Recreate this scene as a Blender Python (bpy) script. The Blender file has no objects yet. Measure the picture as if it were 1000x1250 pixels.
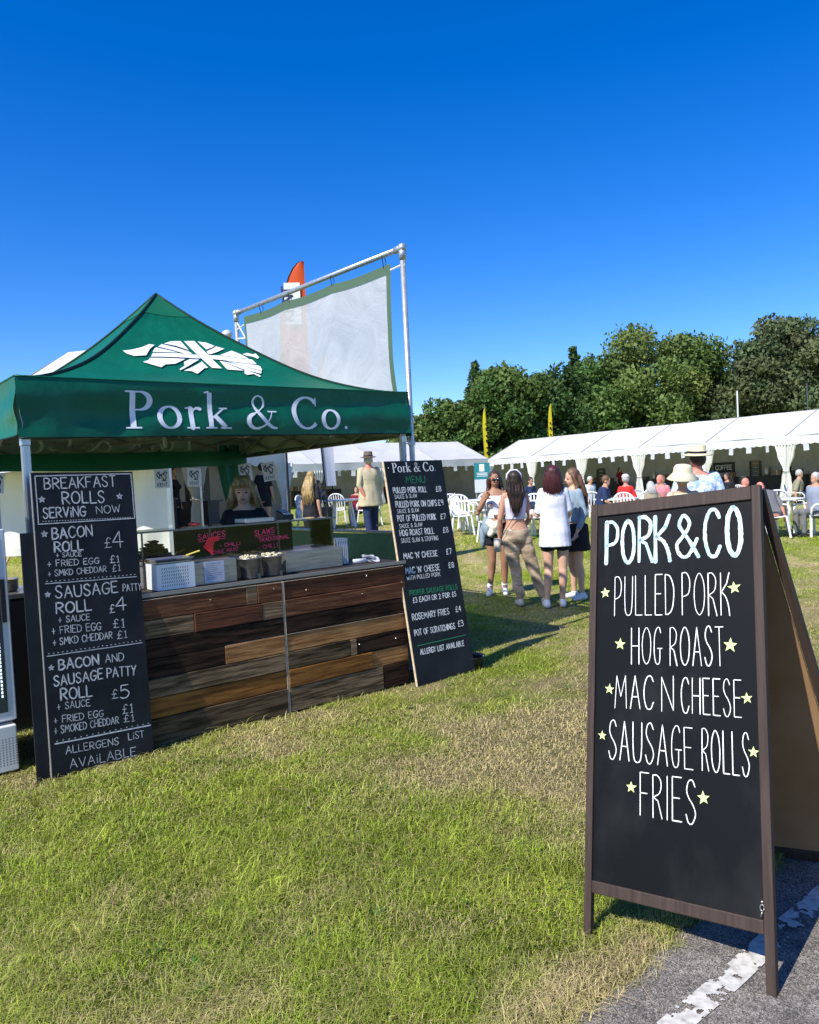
import bpy, bmesh, math, random
import numpy as np
from mathutils import Vector, Matrix, noise
R = math.radians; PI = math.pi
rnd = random.Random(7); nr = np.random.RandomState(11)
scene = bpy.context.scene
C = scene.collection

# ------------------------------------------------------------ camera, sky, sun, exposure
HORIZON_SLOPE = 0.049
pitch = math.atan(37/960.); roll = math.atan(HORIZON_SLOPE)
fw = Vector((0, math.cos(pitch), -math.sin(pitch)))
r0 = Vector((1, 0, 0)); u0 = r0.cross(fw)
cr = math.cos(roll)*r0 - math.sin(roll)*u0
cu = math.sin(roll)*r0 + math.cos(roll)*u0
camd = bpy.data.cameras.new('camera'); cam = bpy.data.objects.new('camera', camd); C.objects.link(cam)
camd.sensor_fit = 'HORIZONTAL'; camd.sensor_width = 36; camd.lens = 36*0.96
camd.clip_end = 3000; camd.clip_start = 0.05
m = Matrix((cr, cu, -fw)).transposed().to_4x4(); m.translation = (0, 0, 1.6)
cam.matrix_world = m
scene.camera = cam

SUN_EL = R(47); SUN_SHADOW_AZ = R(45)      # shadows run this many degrees right of +Y
world = bpy.data.worlds.new('World'); scene.world = world; world.use_nodes = True
wn = world.node_tree; wn.nodes.clear()
sky = wn.nodes.new('ShaderNodeTexSky'); sky.sky_type = 'NISHITA'; sky.sun_disc = False
sky.sun_elevation = SUN_EL; sky.sun_rotation = SUN_SHADOW_AZ + PI
sky.altitude = 600; sky.air_density = 1.0; sky.dust_density = 0.5; sky.ozone_density = 5.0
hs = wn.nodes.new('ShaderNodeHueSaturation'); hs.inputs['Saturation'].default_value = 1.37
hs.inputs['Hue'].default_value = 0.515
hs.inputs['Value'].default_value = 0.95
bg = wn.nodes.new('ShaderNodeBackground'); bg.inputs['Strength'].default_value = 0.14
wo = wn.nodes.new('ShaderNodeOutputWorld')
wn.links.new(sky.outputs[0], hs.inputs['Color']); wn.links.new(hs.outputs[0], bg.inputs[0]); wn.links.new(bg.outputs[0], wo.inputs[0])
sd = bpy.data.lights.new('sun', 'SUN'); sd.energy = 4.5; sd.angle = R(0.53); sd.color = (1.0, 0.95, 0.87)
sun = bpy.data.objects.new('sun', sd); C.objects.link(sun)
ld = Vector((math.sin(SUN_SHADOW_AZ)*math.cos(SUN_EL), math.cos(SUN_SHADOW_AZ)*math.cos(SUN_EL), -math.sin(SUN_EL)))
sun.rotation_euler = ld.to_track_quat('-Z', 'Y').to_euler(); sun.location = (-8, -8, 12)
scene.view_settings.view_transform = 'Standard'
try: scene.view_settings.look = 'None'
except Exception: pass
scene.view_settings.exposure = 0.62; scene.view_settings.gamma = 1
scene.view_settings.use_curve_mapping = False

# ------------------------------------------------------------ materials
MATS = {}
def mat(name, col, rough=0.7, spec=0.3, metal=0.0, col2=None, scale=8.0, stretch=(1, 1, 1), detail=6,
        bump=0.0, bscale=None, trans=0.0, lo=0.35, hi=0.65, sheen=0.0, rnd_amt=0.0, bdist=0.01, coat=0.0):
    if name in MATS: return MATS[name]
    M = bpy.data.materials.new(name); M.use_nodes = True
    n = M.node_tree.nodes; l = M.node_tree.links
    b = n['Principled BSDF']; out = n['Material Output']
    c = (*col, 1)
    b.inputs['Base Color'].default_value = c; b.inputs['Roughness'].default_value = rough
    b.inputs['Specular IOR Level'].default_value = spec; b.inputs['Metallic'].default_value = metal
    if sheen: b.inputs['Sheen Weight'].default_value = sheen
    if coat: b.inputs['Coat Weight'].default_value = coat
    src = None
    tc = n.new('ShaderNodeTexCoord'); mp = n.new('ShaderNodeMapping'); mp.inputs['Scale'].default_value = stretch
    if rnd_amt:
        oi = n.new('ShaderNodeObjectInfo'); cx = n.new('ShaderNodeCombineXYZ')
        mm = n.new('ShaderNodeMath'); mm.operation = 'MULTIPLY'; mm.inputs[1].default_value = 37.0
        l.new(oi.outputs['Random'], mm.inputs[0])
        for i in range(3): l.new(mm.outputs[0], cx.inputs[i])
        l.new(cx.outputs[0], mp.inputs['Location'])
    l.new(tc.outputs['Object'], mp.inputs[0])
    if col2 is not None:
        t = n.new('ShaderNodeTexNoise'); t.inputs['Scale'].default_value = scale; t.inputs['Detail'].default_value = detail
        t.inputs['Roughness'].default_value = 0.6
        l.new(mp.outputs[0], t.inputs['Vector'])
        rp = n.new('ShaderNodeValToRGB'); rp.color_ramp.elements[0].position = lo; rp.color_ramp.elements[1].position = hi
        rp.color_ramp.elements[0].color = c; rp.color_ramp.elements[1].color = (*col2, 1)
        l.new(t.outputs['Fac'], rp.inputs[0]); src = rp.outputs[0]
        l.new(src, b.inputs['Base Color'])
    if bump:
        t2 = n.new('ShaderNodeTexNoise'); t2.inputs['Scale'].default_value = bscale or scale; t2.inputs['Detail'].default_value = 5
        l.new(mp.outputs[0], t2.inputs['Vector'])
        bp = n.new('ShaderNodeBump'); bp.inputs['Strength'].default_value = bump; bp.inputs['Distance'].default_value = bdist
        l.new(t2.outputs['Fac'], bp.inputs['Height']); l.new(bp.outputs[0], b.inputs['Normal'])
    if trans:
        tr = n.new('ShaderNodeBsdfTranslucent'); tr.inputs[0].default_value = c
        if src: l.new(src, tr.inputs[0])
        mx = n.new('ShaderNodeMixShader'); mx.inputs[0].default_value = trans
        l.new(b.outputs[0], mx.inputs[1]); l.new(tr.outputs[0], mx.inputs[2]); l.new(mx.outputs[0], out.inputs[0])
    MATS[name] = M; return M

def attr_mat(name, attr, rough=0.75, trans=0.3, spec=0.15):
    M = bpy.data.materials.new(name); M.use_nodes = True
    n = M.node_tree.nodes; l = M.node_tree.links; b = n['Principled BSDF']; out = n['Material Output']
    a = n.new('ShaderNodeAttribute'); a.attribute_name = attr
    b.inputs['Roughness'].default_value = rough; b.inputs['Specular IOR Level'].default_value = spec
    l.new(a.outputs['Color'], b.inputs['Base Color'])
    if trans:
        tr = n.new('ShaderNodeBsdfTranslucent'); l.new(a.outputs['Color'], tr.inputs[0])
        mx = n.new('ShaderNodeMixShader'); mx.inputs[0].default_value = trans
        l.new(b.outputs[0], mx.inputs[1]); l.new(tr.outputs[0], mx.inputs[2]); l.new(mx.outputs[0], out.inputs[0])
    return M

def glass_mat(name, tint=(0.9, 0.95, 0.93), refl=0.06):
    M = bpy.data.materials.new(name); M.use_nodes = True
    n = M.node_tree.nodes; l = M.node_tree.links; n.remove(n['Principled BSDF']); out = n['Material Output']
    t = n.new('ShaderNodeBsdfTransparent'); t.inputs[0].default_value = (*tint, 1)
    g = n.new('ShaderNodeBsdfGlossy'); g.inputs['Roughness'].default_value = 0.03
    f = n.new('ShaderNodeFresnel'); f.inputs[0].default_value = 1.3
    ad = n.new('ShaderNodeMath'); ad.inputs[1].default_value = refl
    l.new(f.outputs[0], ad.inputs[0])
    mx = n.new('ShaderNodeMixShader'); l.new(ad.outputs[0], mx.inputs[0]); l.new(t.outputs[0], mx.inputs[1]); l.new(g.outputs[0], mx.inputs[2])
    l.new(mx.outputs[0], out.inputs[0]); return M

def sheer_mat(name, col, clear=0.3):
    """woven net-like sheeting: part of the light passes straight through"""
    M = bpy.data.materials.new(name); M.use_nodes = True
    n = M.node_tree.nodes; l = M.node_tree.links; b = n['Principled BSDF']; out = n['Material Output']
    tc = n.new('ShaderNodeTexCoord'); t = n.new('ShaderNodeTexNoise'); t.inputs['Scale'].default_value = 2.2; t.inputs['Detail'].default_value = 8
    t.inputs['Roughness'].default_value = 0.65; t.inputs['Distortion'].default_value = 1.2
    l.new(tc.outputs['Object'], t.inputs['Vector'])
    rp = n.new('ShaderNodeValToRGB'); rp.color_ramp.elements[0].position = 0.35; rp.color_ramp.elements[1].position = 0.65
    rp.color_ramp.elements[0].color = (*[c*0.82 for c in col], 1); rp.color_ramp.elements[1].color = (*col, 1)
    l.new(t.outputs['Fac'], rp.inputs[0]); l.new(rp.outputs[0], b.inputs['Base Color'])
    bp = n.new('ShaderNodeBump'); bp.inputs['Strength'].default_value = 0.6; bp.inputs['Distance'].default_value = 0.03
    l.new(t.outputs['Fac'], bp.inputs['Height']); l.new(bp.outputs[0], b.inputs['Normal'])
    b.inputs['Roughness'].default_value = 0.6
    tl = n.new('ShaderNodeBsdfTranslucent'); l.new(rp.outputs[0], tl.inputs[0])
    m1 = n.new('ShaderNodeMixShader'); m1.inputs[0].default_value = 0.45
    l.new(b.outputs[0], m1.inputs[1]); l.new(tl.outputs[0], m1.inputs[2])
    tr = n.new('ShaderNodeBsdfTransparent')
    m2 = n.new('ShaderNodeMixShader'); m2.inputs[0].default_value = clear
    l.new(m1.outputs[0], m2.inputs[1]); l.new(tr.outputs[0], m2.inputs[2]); l.new(m2.outputs[0], out.inputs[0])
    return M

GREEN = mat('green_canopy_fabric', (0.002, 0.112, 0.058), 0.42, 0.35, col2=(0.003, 0.14, 0.075), scale=3, bump=0.6, bscale=4, trans=0.09, bdist=0.03)
GREEN_PALE = mat('green_canopy_cap', (0.012, 0.16, 0.08), 0.5, 0.3, trans=0.2)
TRUSS = mat('dull_truss_metal', (0.20, 0.21, 0.20), 0.5, 0.4, 0.4)
GREEN_DARK = mat('green_seam', (0.0, 0.022, 0.014), 0.6)
GREEN_LINING = mat('green_canopy_lining', (0.48, 0.56, 0.49), 0.6, trans=0.4)
SILVER = mat('silver_print', (0.86, 0.87, 0.89), 0.55, 0.3, col2=(0.74, 0.77, 0.83), scale=7)
WHITEPRINT = mat('white_print', (0.8, 0.82, 0.84), 0.5)
ALU = mat('aluminium', (0.62, 0.64, 0.66), 0.32, 0.5, 0.75, col2=(0.5, 0.52, 0.55), scale=12, stretch=(1, 1, .2))
WHITEALU = mat('white_powder_metal', (0.75, 0.77, 0.78), 0.4, 0.4, 0.2)
GALV = mat('galvanised_tube', (0.55, 0.58, 0.6), 0.4, 0.5, 0.6, col2=(0.4, 0.43, 0.46), scale=20, bump=0.1)
STEEL = mat('brushed_steel', (0.46, 0.44, 0.40), 0.34, 0.5, 0.8, col2=(0.30, 0.29, 0.265), scale=6, stretch=(1, 1, 12), bump=0.05)
STEEL_DARK = mat('dark_steel', (0.16, 0.17, 0.17), 0.35, 0.5, 0.8)
CHALK = mat('chalkboard', (0.005, 0.007, 0.009), 0.5, 0.2, col2=(0.021, 0.024, 0.027), scale=3.5, detail=10, lo=0.3, hi=0.8, bump=0.05, bscale=60, bdist=0.002)
EASELBLACK = mat('easel_chalkboard', (0.005, 0.0055, 0.006), 0.45, 0.14, col2=(0.024, 0.0245, 0.024), scale=2.6, stretch=(1, 1, .6), detail=14, lo=0.48, hi=0.82, bump=0.04, bscale=80, bdist=0.002)
CHALKWHITE = mat('chalk_pen_white', (0.62, 0.62, 0.6), 0.8, col2=(0.30, 0.31, 0.32), scale=45, lo=0.38, hi=0.72)
PENWHITE = mat('paint_pen_white', (0.78, 0.78, 0.74), 0.6)
PENGREEN = mat('paint_pen_green', (0.03, 0.24, 0.1), 0.6)
PENMINT = mat('paint_pen_mint', (0.62, 0.78, 0.72), 0.55, col2=(0.36, 0.58, 0.6), scale=30, stretch=(1, 1, .35), lo=0.42, hi=0.62)
PENSTAR = mat('paint_pen_lime', (0.62, 0.78, 0.3), 0.6)
PENPINK = mat('pen_pink', (0.75, 0.06, 0.16), 0.5)
STARWHITE = CHALKWHITE
EASELWOOD = mat('easel_brown_wood', (0.036, 0.024, 0.018), 0.55, 0.25, col2=(0.058, 0.039, 0.030), scale=5, stretch=(14, 14, 1), bump=0.25, bscale=8, bdist=0.004, rnd_amt=1)
MDF = mat('easel_back_board', (0.25, 0.14, 0.06), 0.75, col2=(0.30, 0.18, 0.09), scale=4)
RUBBER = mat('black_plastic', (0.02, 0.02, 0.022), 0.45)
BLACK = mat('matt_black', (0.012, 0.012, 0.014), 0.6)
RED = mat('signal_red', (0.75, 0.03, 0.03), 0.4)
PAPER = mat('paper', (0.74, 0.76, 0.82), 0.8, trans=0.4)
PAPER_INK = mat('printed_ink', (0.05, 0.06, 0.12), 0.7)
WHITEPLASTIC = mat('white_plastic', (0.78, 0.78, 0.76), 0.35, 0.5)
PVC = mat('white_marquee_pvc', (0.66, 0.66, 0.64), 0.45, 0.4, col2=(0.58, 0.58, 0.57), scale=1.2, bump=0.25, bscale=1.5, trans=0.12, bdist=0.06)
PVC_OLD = mat('weathered_marquee_pvc', (0.66, 0.67, 0.66), 0.5, 0.4, col2=(0.42, 0.43, 0.43), scale=2.5, stretch=(1, 1, 1), lo=0.45, hi=0.8, bump=0.5, bscale=3, trans=0.15, bdist=0.05)
CURTAIN = mat('white_curtain', (0.76, 0.75, 0.7), 0.7, trans=0.15, bump=0.5, bscale=2.5, bdist=0.05)
CURTAIN_SHADED = mat('shaded_curtain', (0.42, 0.37, 0.29), 0.75)  # curtain cloth with its shade put into the colour
LINING = mat('marquee_lining', (0.46, 0.42, 0.33), 0.8, col2=(0.36, 0.33, 0.26), scale=1.5, trans=0.25)
SEAM = mat('roof_seam', (0.33, 0.33, 0.32), 0.6)

# ------------------------------------------------------------ mesh helpers
class MB:
    def __init__(s): s.v = []; s.f = []
    def add(s, vs, fs):
        o = len(s.v); s.v += [tuple(v) for v in vs]; s.f += [tuple(i+o for i in f) for f in fs]; return s
    def box(s, x0, x1, y0, y1, z0, z1, M=None):
        vs = [Vector((x, y, z)) for z in (z0, z1) for y in (y0, y1) for x in (x0, x1)]
        if M: vs = [M @ v for v in vs]
        return s.add(vs, [(0, 2, 3, 1), (4, 5, 7, 6), (0, 1, 5, 4), (2, 6, 7, 3), (0, 4, 6, 2), (1, 3, 7, 5)])
    def tube(s, pts, r, n=10, caps=True, sx=1.0):
        pts = [Vector(p) for p in pts]; rr = r if isinstance(r, (list, tuple)) else [r]*len(pts)
        vs = []; fs = []
        up = None
        for i, p in enumerate(pts):
            d = (pts[min(i+1, len(pts)-1)] - pts[max(i-1, 0)]).normalized()
            if up is None:
                up = Vector((0, 0, 1)) if abs(d.z) < 0.9 else Vector((0, 1, 0))
            a = d.cross(up).normalized(); b = a.cross(d).normalized(); up = b
            for k in range(n):
                t = 2*PI*k/n; vs.append(p + (a*math.cos(t)*sx + b*math.sin(t))*rr[i])
        for i in range(len(pts)-1):
            for k in range(n):
                k2 = (k+1) % n; fs.append((i*n+k, i*n+k2, (i+1)*n+k2, (i+1)*n+k))
        if caps: fs.append(tuple(range(n-1, -1, -1))); fs.append(tuple((len(pts)-1)*n+k for k in range(n)))
        return s.add(vs, fs)
    def bar(s, p, q, w, h=None):
        p = Vector(p); q = Vector(q); d = (q-p); L = d.length; h = h or w
        M = Matrix.Translation(p) @ d.to_track_quat('Z', 'Y').to_matrix().to_4x4()
        return s.box(-w/2, w/2, -h/2, h/2, 0, L, M)
    def lathe(s, prof, n=20, c=(0, 0, 0), sx=1, sy=1):
        vs = [(c[0]+r*sx*math.cos(2*PI*k/n), c[1]+r*sy*math.sin(2*PI*k/n), c[2]+z) for r, z in prof for k in range(n)]
        fs = [(i*n+k, i*n+(k+1) % n, (i+1)*n+(k+1) % n, (i+1)*n+k) for i in range(len(prof)-1) for k in range(n)]
        fs.append(tuple(range(n-1, -1, -1))); fs.append(tuple((len(prof)-1)*n+k for k in range(n)))
        return s.add(vs, fs)
    def ball(s, c, r, n=12, mrings=8, M=None):
        r = r if isinstance(r, (list, tuple)) else (r, r, r); c = Vector(c)
        vs = [Vector((0, 0, -r[2]))]; 
        for i in range(1, mrings):
            t = -PI/2+PI*i/mrings
            for k in range(n):
                vs.append(Vector((r[0]*math.cos(t)*math.cos(2*PI*k/n), r[1]*math.cos(t)*math.sin(2*PI*k/n), r[2]*math.sin(t))))
        vs.append(Vector((0, 0, r[2]))); fs = []
        for k in range(n): fs.append((0, 1+(k+1) % n, 1+k))
        for i in range(mrings-2):
            for k in range(n):
                a = 1+i*n+k; b = 1+i*n+(k+1) % n; fs.append((a, b, b+n, a+n))
        e = len(vs)-1
        for k in range(n): fs.append((e, 1+(mrings-2)*n+k, 1+(mrings-2)*n+(k+1) % n))
        if M: vs = [M @ v for v in vs]
        return s.add([v+c for v in vs], fs)
    def sheet(s, fn, nu, nv):
        vs = [fn(i/nu, j/nv) for j in range(nv+1) for i in range(nu+1)]
        fs = [(j*(nu+1)+i, j*(nu+1)+i+1, (j+1)*(nu+1)+i+1, (j+1)*(nu+1)+i) for j in range(nv) for i in range(nu)]
        return s.add(vs, fs)
    def mesh(s, name, m, smooth=False):
        me = bpy.data.meshes.new(name); me.from_pydata(s.v, [], s.f)
        if m: me.materials.append(m)
        if smooth: me.polygons.foreach_set('use_smooth', [True]*len(me.polygons))
        me.update(); return me
    def build(s, name, m, parent=None, smooth=False, bevel=0, loc=None, solid=0, subs=0):
        o = bpy.data.objects.new(name, s.mesh(name, m, smooth)); C.objects.link(o)
        if parent: o.parent = parent
        if loc is not None: o.location = loc
        if subs: md = o.modifiers.new('subsurf', 'SUBSURF'); md.levels = subs; md.render_levels = subs
        if solid: md = o.modifiers.new('solid', 'SOLIDIFY'); md.thickness = solid; md.offset = 0
        if bevel: md = o.modifiers.new('bevel', 'BEVEL'); md.width = bevel; md.segments = 2; md.limit_method = 'ANGLE'
        return o

def empty(name, loc=(0, 0, 0), rz=0, label=None, cat=None, group=None, M=None):
    o = bpy.data.objects.new(name, None); C.objects.link(o); o.empty_display_size = 0.1
    if M is not None: o.matrix_world = M
    else: o.location = loc; o.rotation_euler = (0, 0, rz)
    if label: o['label'] = label
    if cat: o['category'] = cat
    if group: o['group'] = group
    return o
def tag(o, label, cat, group=None):
    o['label'] = label; o['category'] = cat
    if group: o['group'] = group
    return o
def struct(o): o['kind'] = 'structure'; return o
def kids(o): return [c for c in bpy.data.objects if c.parent == o]
def copy_tree(root, loc, rz=0, label=None, group=None, s=None):
    ch = kids(root); r = root.copy(); C.objects.link(r); r.location = loc; r.rotation_euler = (0, 0, rz)
    if s: r.scale = (s, s, s)
    if label: r['label'] = label
    if group: r['group'] = group
    for c in ch:
        d = c.copy(); C.objects.link(d); d.parent = r
        for g in kids(c):
            e = g.copy(); C.objects.link(e); e.parent = d
    return r

def sm(t): t = min(max(t, 0), 1); return t*t*(3-2*t)
def zg(x, y): return sm((y-10.5)/7.0)*(0.42-0.035*min(max(x, -2), 8))
def G(x, y): return Vector((x, y, zg(x, y)))
CHALK_TEXT = [('BREAKFAST', 0.0661, 1.6702, 0.4786, 1.678, 0.0654),
  ('ROLLS', 0.1623, 1.5789, 0.4041, 1.5808, 0.0703),
  ('SERViNG', 0.0489, 1.4987, 0.2883, 1.5022, 0.0589),
  ('NOW', 0.3518, 1.5127, 0.494, 1.5176, 0.0461),
  ('*', 0.0471, 1.6094, 0.0193),
  ('*', 0.4972, 1.6138, 0.0208),
  ('*', 0.0474, 1.4076, 0.0191),
  ('*', 0.0425, 1.0559, 0.017),
  ('#F', 0.0188, 1.7471, 0.5778, 1.7594, 0.0051),
  ('#F', 0.0204, 1.466, 0.5796, 1.4738, 0.005),
  ('BACON', 0.0898, 1.374, 0.3181, 1.3811, 0.0639),
  ('ROLL', 0.0983, 1.2994, 0.2579, 1.2997, 0.0585),
  ('£', 0.3856, 1.3024, 0.4253, 1.3032, 0.0607),
  ('4', 0.4351, 1.3006, 0.4979, 1.3011, 0.0972),
  ('+ SAUCE', 0.1052, 1.2672, 0.245, 1.264, 0.0263),
  ('+ FRIED EGG', 0.0546, 1.2162, 0.3446, 1.2116, 0.0351),
  ('£1', 0.4104, 1.21, 0.4665, 1.209, 0.0425),
  ('+ SMKD CHEDDAR', 0.0535, 1.1592, 0.3848, 1.1585, 0.0351),
  ('£1', 0.4193, 1.1558, 0.4696, 1.1579, 0.0405),
  ('#R', 0.0333, 1.1183, 0.5636, 1.1113, 0.0049),
  ('SAUSAGE', 0.0851, 1.0297, 0.4425, 1.0256, 0.0684),
  ('PATTY', 0.475, 1.0294, 0.5882, 1.0265, 0.0428),
  ('ROLL', 0.0837, 0.9406, 0.2798, 0.9387, 0.0624),
  ('£', 0.386, 0.9084, 0.4156, 0.9079, 0.0477),
  ('4', 0.424, 0.9139, 0.4865, 0.9147, 0.0783),
  ('+ SAUCE', 0.0917, 0.8865, 0.2681, 0.8814, 0.0364),
  ('+ FRIED EGG', 0.0522, 0.8257, 0.3283, 0.8147, 0.043),
  ('£1', 0.4007, 0.8149, 0.4684, 0.8109, 0.0518),
  ('+ SMKD CHEDDAR', 0.054, 0.7597, 0.3893, 0.7549, 0.0403),
  ('£1', 0.4184, 0.7477, 0.4785, 0.7462, 0.0447),
  ('#R', 0.0153, 0.7032, 0.5676, 0.7029, 0.0048),
  ('*', 0.0345, 0.6348, 0.0166),
  ('BACON', 0.0755, 0.6156, 0.2993, 0.6137, 0.0568),
  ('AND', 0.3398, 0.6147, 0.4479, 0.6107, 0.047),
  ('SAUSAGE', 0.0431, 0.5263, 0.3168, 0.525, 0.0584),
  ('PATTY', 0.3429, 0.5261, 0.5163, 0.5119, 0.0569),
  ('ROLL', 0.0746, 0.4411, 0.2485, 0.4346, 0.0637),
  ('£', 0.3625, 0.3974, 0.3967, 0.3954, 0.0533),
  ('5', 0.4109, 0.3877, 0.4658, 0.3866, 0.0783),
  ('+ SAUCE', 0.0518, 0.3901, 0.2324, 0.3805, 0.0391),
  ('+ FRIED EGG', 0.0294, 0.3166, 0.3053, 0.3026, 0.0391),
  ('£1', 0.4168, 0.2961, 0.4807, 0.2923, 0.0536),
  ('+ SMOKED CHEDDAR', 0.0273, 0.2573, 0.3902, 0.2451, 0.0421),
  ('£1', 0.4217, 0.243, 0.4846, 0.2389, 0.0409),
  ('#R', 0.0263, 0.2026, 0.5786, 0.1929, 0.0047),
  ('ALLERGENS', 0.0815, 0.1337, 0.3808, 0.1208, 0.042),
  ('LiST', 0.4411, 0.1335, 0.535, 0.128, 0.0409),
  ('AVAiLABLE', 0.0978, 0.0464, 0.4785, 0.033, 0.0516)]
MENU_TEXT = [('@Pork & Co.', 0.0738, 1.7038, 0.5374, 1.6997, 0.0773),
  ('gMENU', 0.1962, 1.6106, 0.3987, 1.6103, 0.0563),
  ('PULLED PORK ROLL', 0.0502, 1.5359, 0.3992, 1.5298, 0.0448),
  ('£8', 0.5006, 1.5284, 0.5605, 1.5279, 0.0426),
  ('SAUCE & SLAW', 0.0547, 1.4886, 0.2846, 1.4891, 0.0319),
  ('PULLED PORK ON CHIPS', 0.0529, 1.4196, 0.4846, 1.4078, 0.0482),
  ('£9', 0.5, 1.41, 0.5603, 1.4106, 0.0459),
  ('SAUCE & SLAW', 0.0571, 1.3705, 0.2833, 1.3693, 0.0319),
  ('POT OF PULLED PORK', 0.05, 1.305, 0.4529, 1.2934, 0.0481),
  ('£7', 0.5041, 1.2926, 0.5623, 1.2929, 0.0426),
  ('SAUCE & SLAW', 0.057, 1.2493, 0.2942, 1.2483, 0.0319),
  ('HOG ROAST ROLL', 0.0505, 1.1868, 0.4084, 1.1788, 0.0481),
  ('£8', 0.5088, 1.1781, 0.5671, 1.1779, 0.0443),
  ('SAUCE SLAW & STUFFING', 0.0515, 1.1314, 0.4417, 1.1223, 0.0353),
  ("MAC 'N' CHEESE", 0.0537, 1.0016, 0.4068, 0.9924, 0.0449),
  ('£7', 0.5061, 0.9953, 0.5646, 0.9943, 0.0459),
  ("MAC 'N' CHEESE", 0.0498, 0.8815, 0.4086, 0.8751, 0.0481),
  ('£8', 0.5066, 0.8806, 0.5675, 0.8805, 0.0443),
  ('WITH PULLED PORK', 0.0517, 0.8305, 0.4031, 0.8268, 0.0321),
  ('gPROPER SAUSAGE ROLLS', 0.0555, 0.7077, 0.5656, 0.6993, 0.0387),
  ('£3 EACH OR 2 FOR £5', 0.0781, 0.6474, 0.5385, 0.6416, 0.0387),
  ('ROSEMARY FRIES', 0.0469, 0.5127, 0.4349, 0.5071, 0.0482),
  ('£4', 0.508, 0.5135, 0.5692, 0.5118, 0.0444),
  ('POT OF SCRATCHINGS', 0.0447, 0.39, 0.4723, 0.3816, 0.0451),
  ('£3', 0.5096, 0.3927, 0.5687, 0.3907, 0.046),
  ('#R', 0.053, 0.3087, 0.5772, 0.313, 0.0081),
  ('ALLERGY LIST AVAILABLE', 0.0734, 0.2364, 0.5403, 0.2305, 0.0404)]
EASEL_TEXT = [('!P', 0.0595, 1.3029, 0.1192, 1.2993, 0.1705),
  ('!O', 0.1251, 1.3003, 0.1844, 1.2981, 0.1714),
  ('!R', 0.1929, 1.3002, 0.2546, 1.2977, 0.1768),
  ('!K', 0.256, 1.2976, 0.3225, 1.298, 0.176),
  ('!&', 0.3346, 1.3096, 0.4269, 1.3048, 0.1599),
  ('!C', 0.4383, 1.304, 0.5017, 1.2998, 0.1782),
  ('!O', 0.5163, 1.3, 0.5738, 1.2974, 0.1811),
  ('PULLED', 0.0997, 1.109, 0.3328, 1.1097, 0.1438),
  ('PORK', 0.3589, 1.1092, 0.5261, 1.1022, 0.1454),
  ('HOG', 0.1686, 0.9359, 0.2861, 0.9388, 0.1266),
  ('ROAST', 0.3136, 0.9345, 0.5036, 0.9376, 0.1302),
  ('MAC', 0.1054, 0.7777, 0.2562, 0.7838, 0.1137),
  ('N', 0.2824, 0.7782, 0.3289, 0.783, 0.1161),
  ('CHEESE', 0.3529, 0.7786, 0.556, 0.7759, 0.1183),
  ('*', 0.0629, 1.1959, 0.0218),
  ('*', 0.5413, 1.1963, 0.0231),
  ('*', 0.1262, 1.0058, 0.0228),
  ('*', 0.5239, 1.0055, 0.0248),
  ('*', 0.0851, 0.8438, 0.0205),
  ('*', 0.5735, 0.8371, 0.0198),
  ('SAUSAGE', 0.083, 0.6018, 0.3944, 0.5981, 0.1332),
  ('ROLLS', 0.4215, 0.5977, 0.5765, 0.5965, 0.1312),
  ('FRIES', 0.2042, 0.4289, 0.4014, 0.4284, 0.1378),
  ('*', 0.0589, 0.6789, 0.0175),
  ('*', 0.5885, 0.672, 0.0186),
  ('*', 0.1724, 0.5153, 0.0213),
  ('*', 0.4263, 0.5135, 0.0233)]
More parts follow.
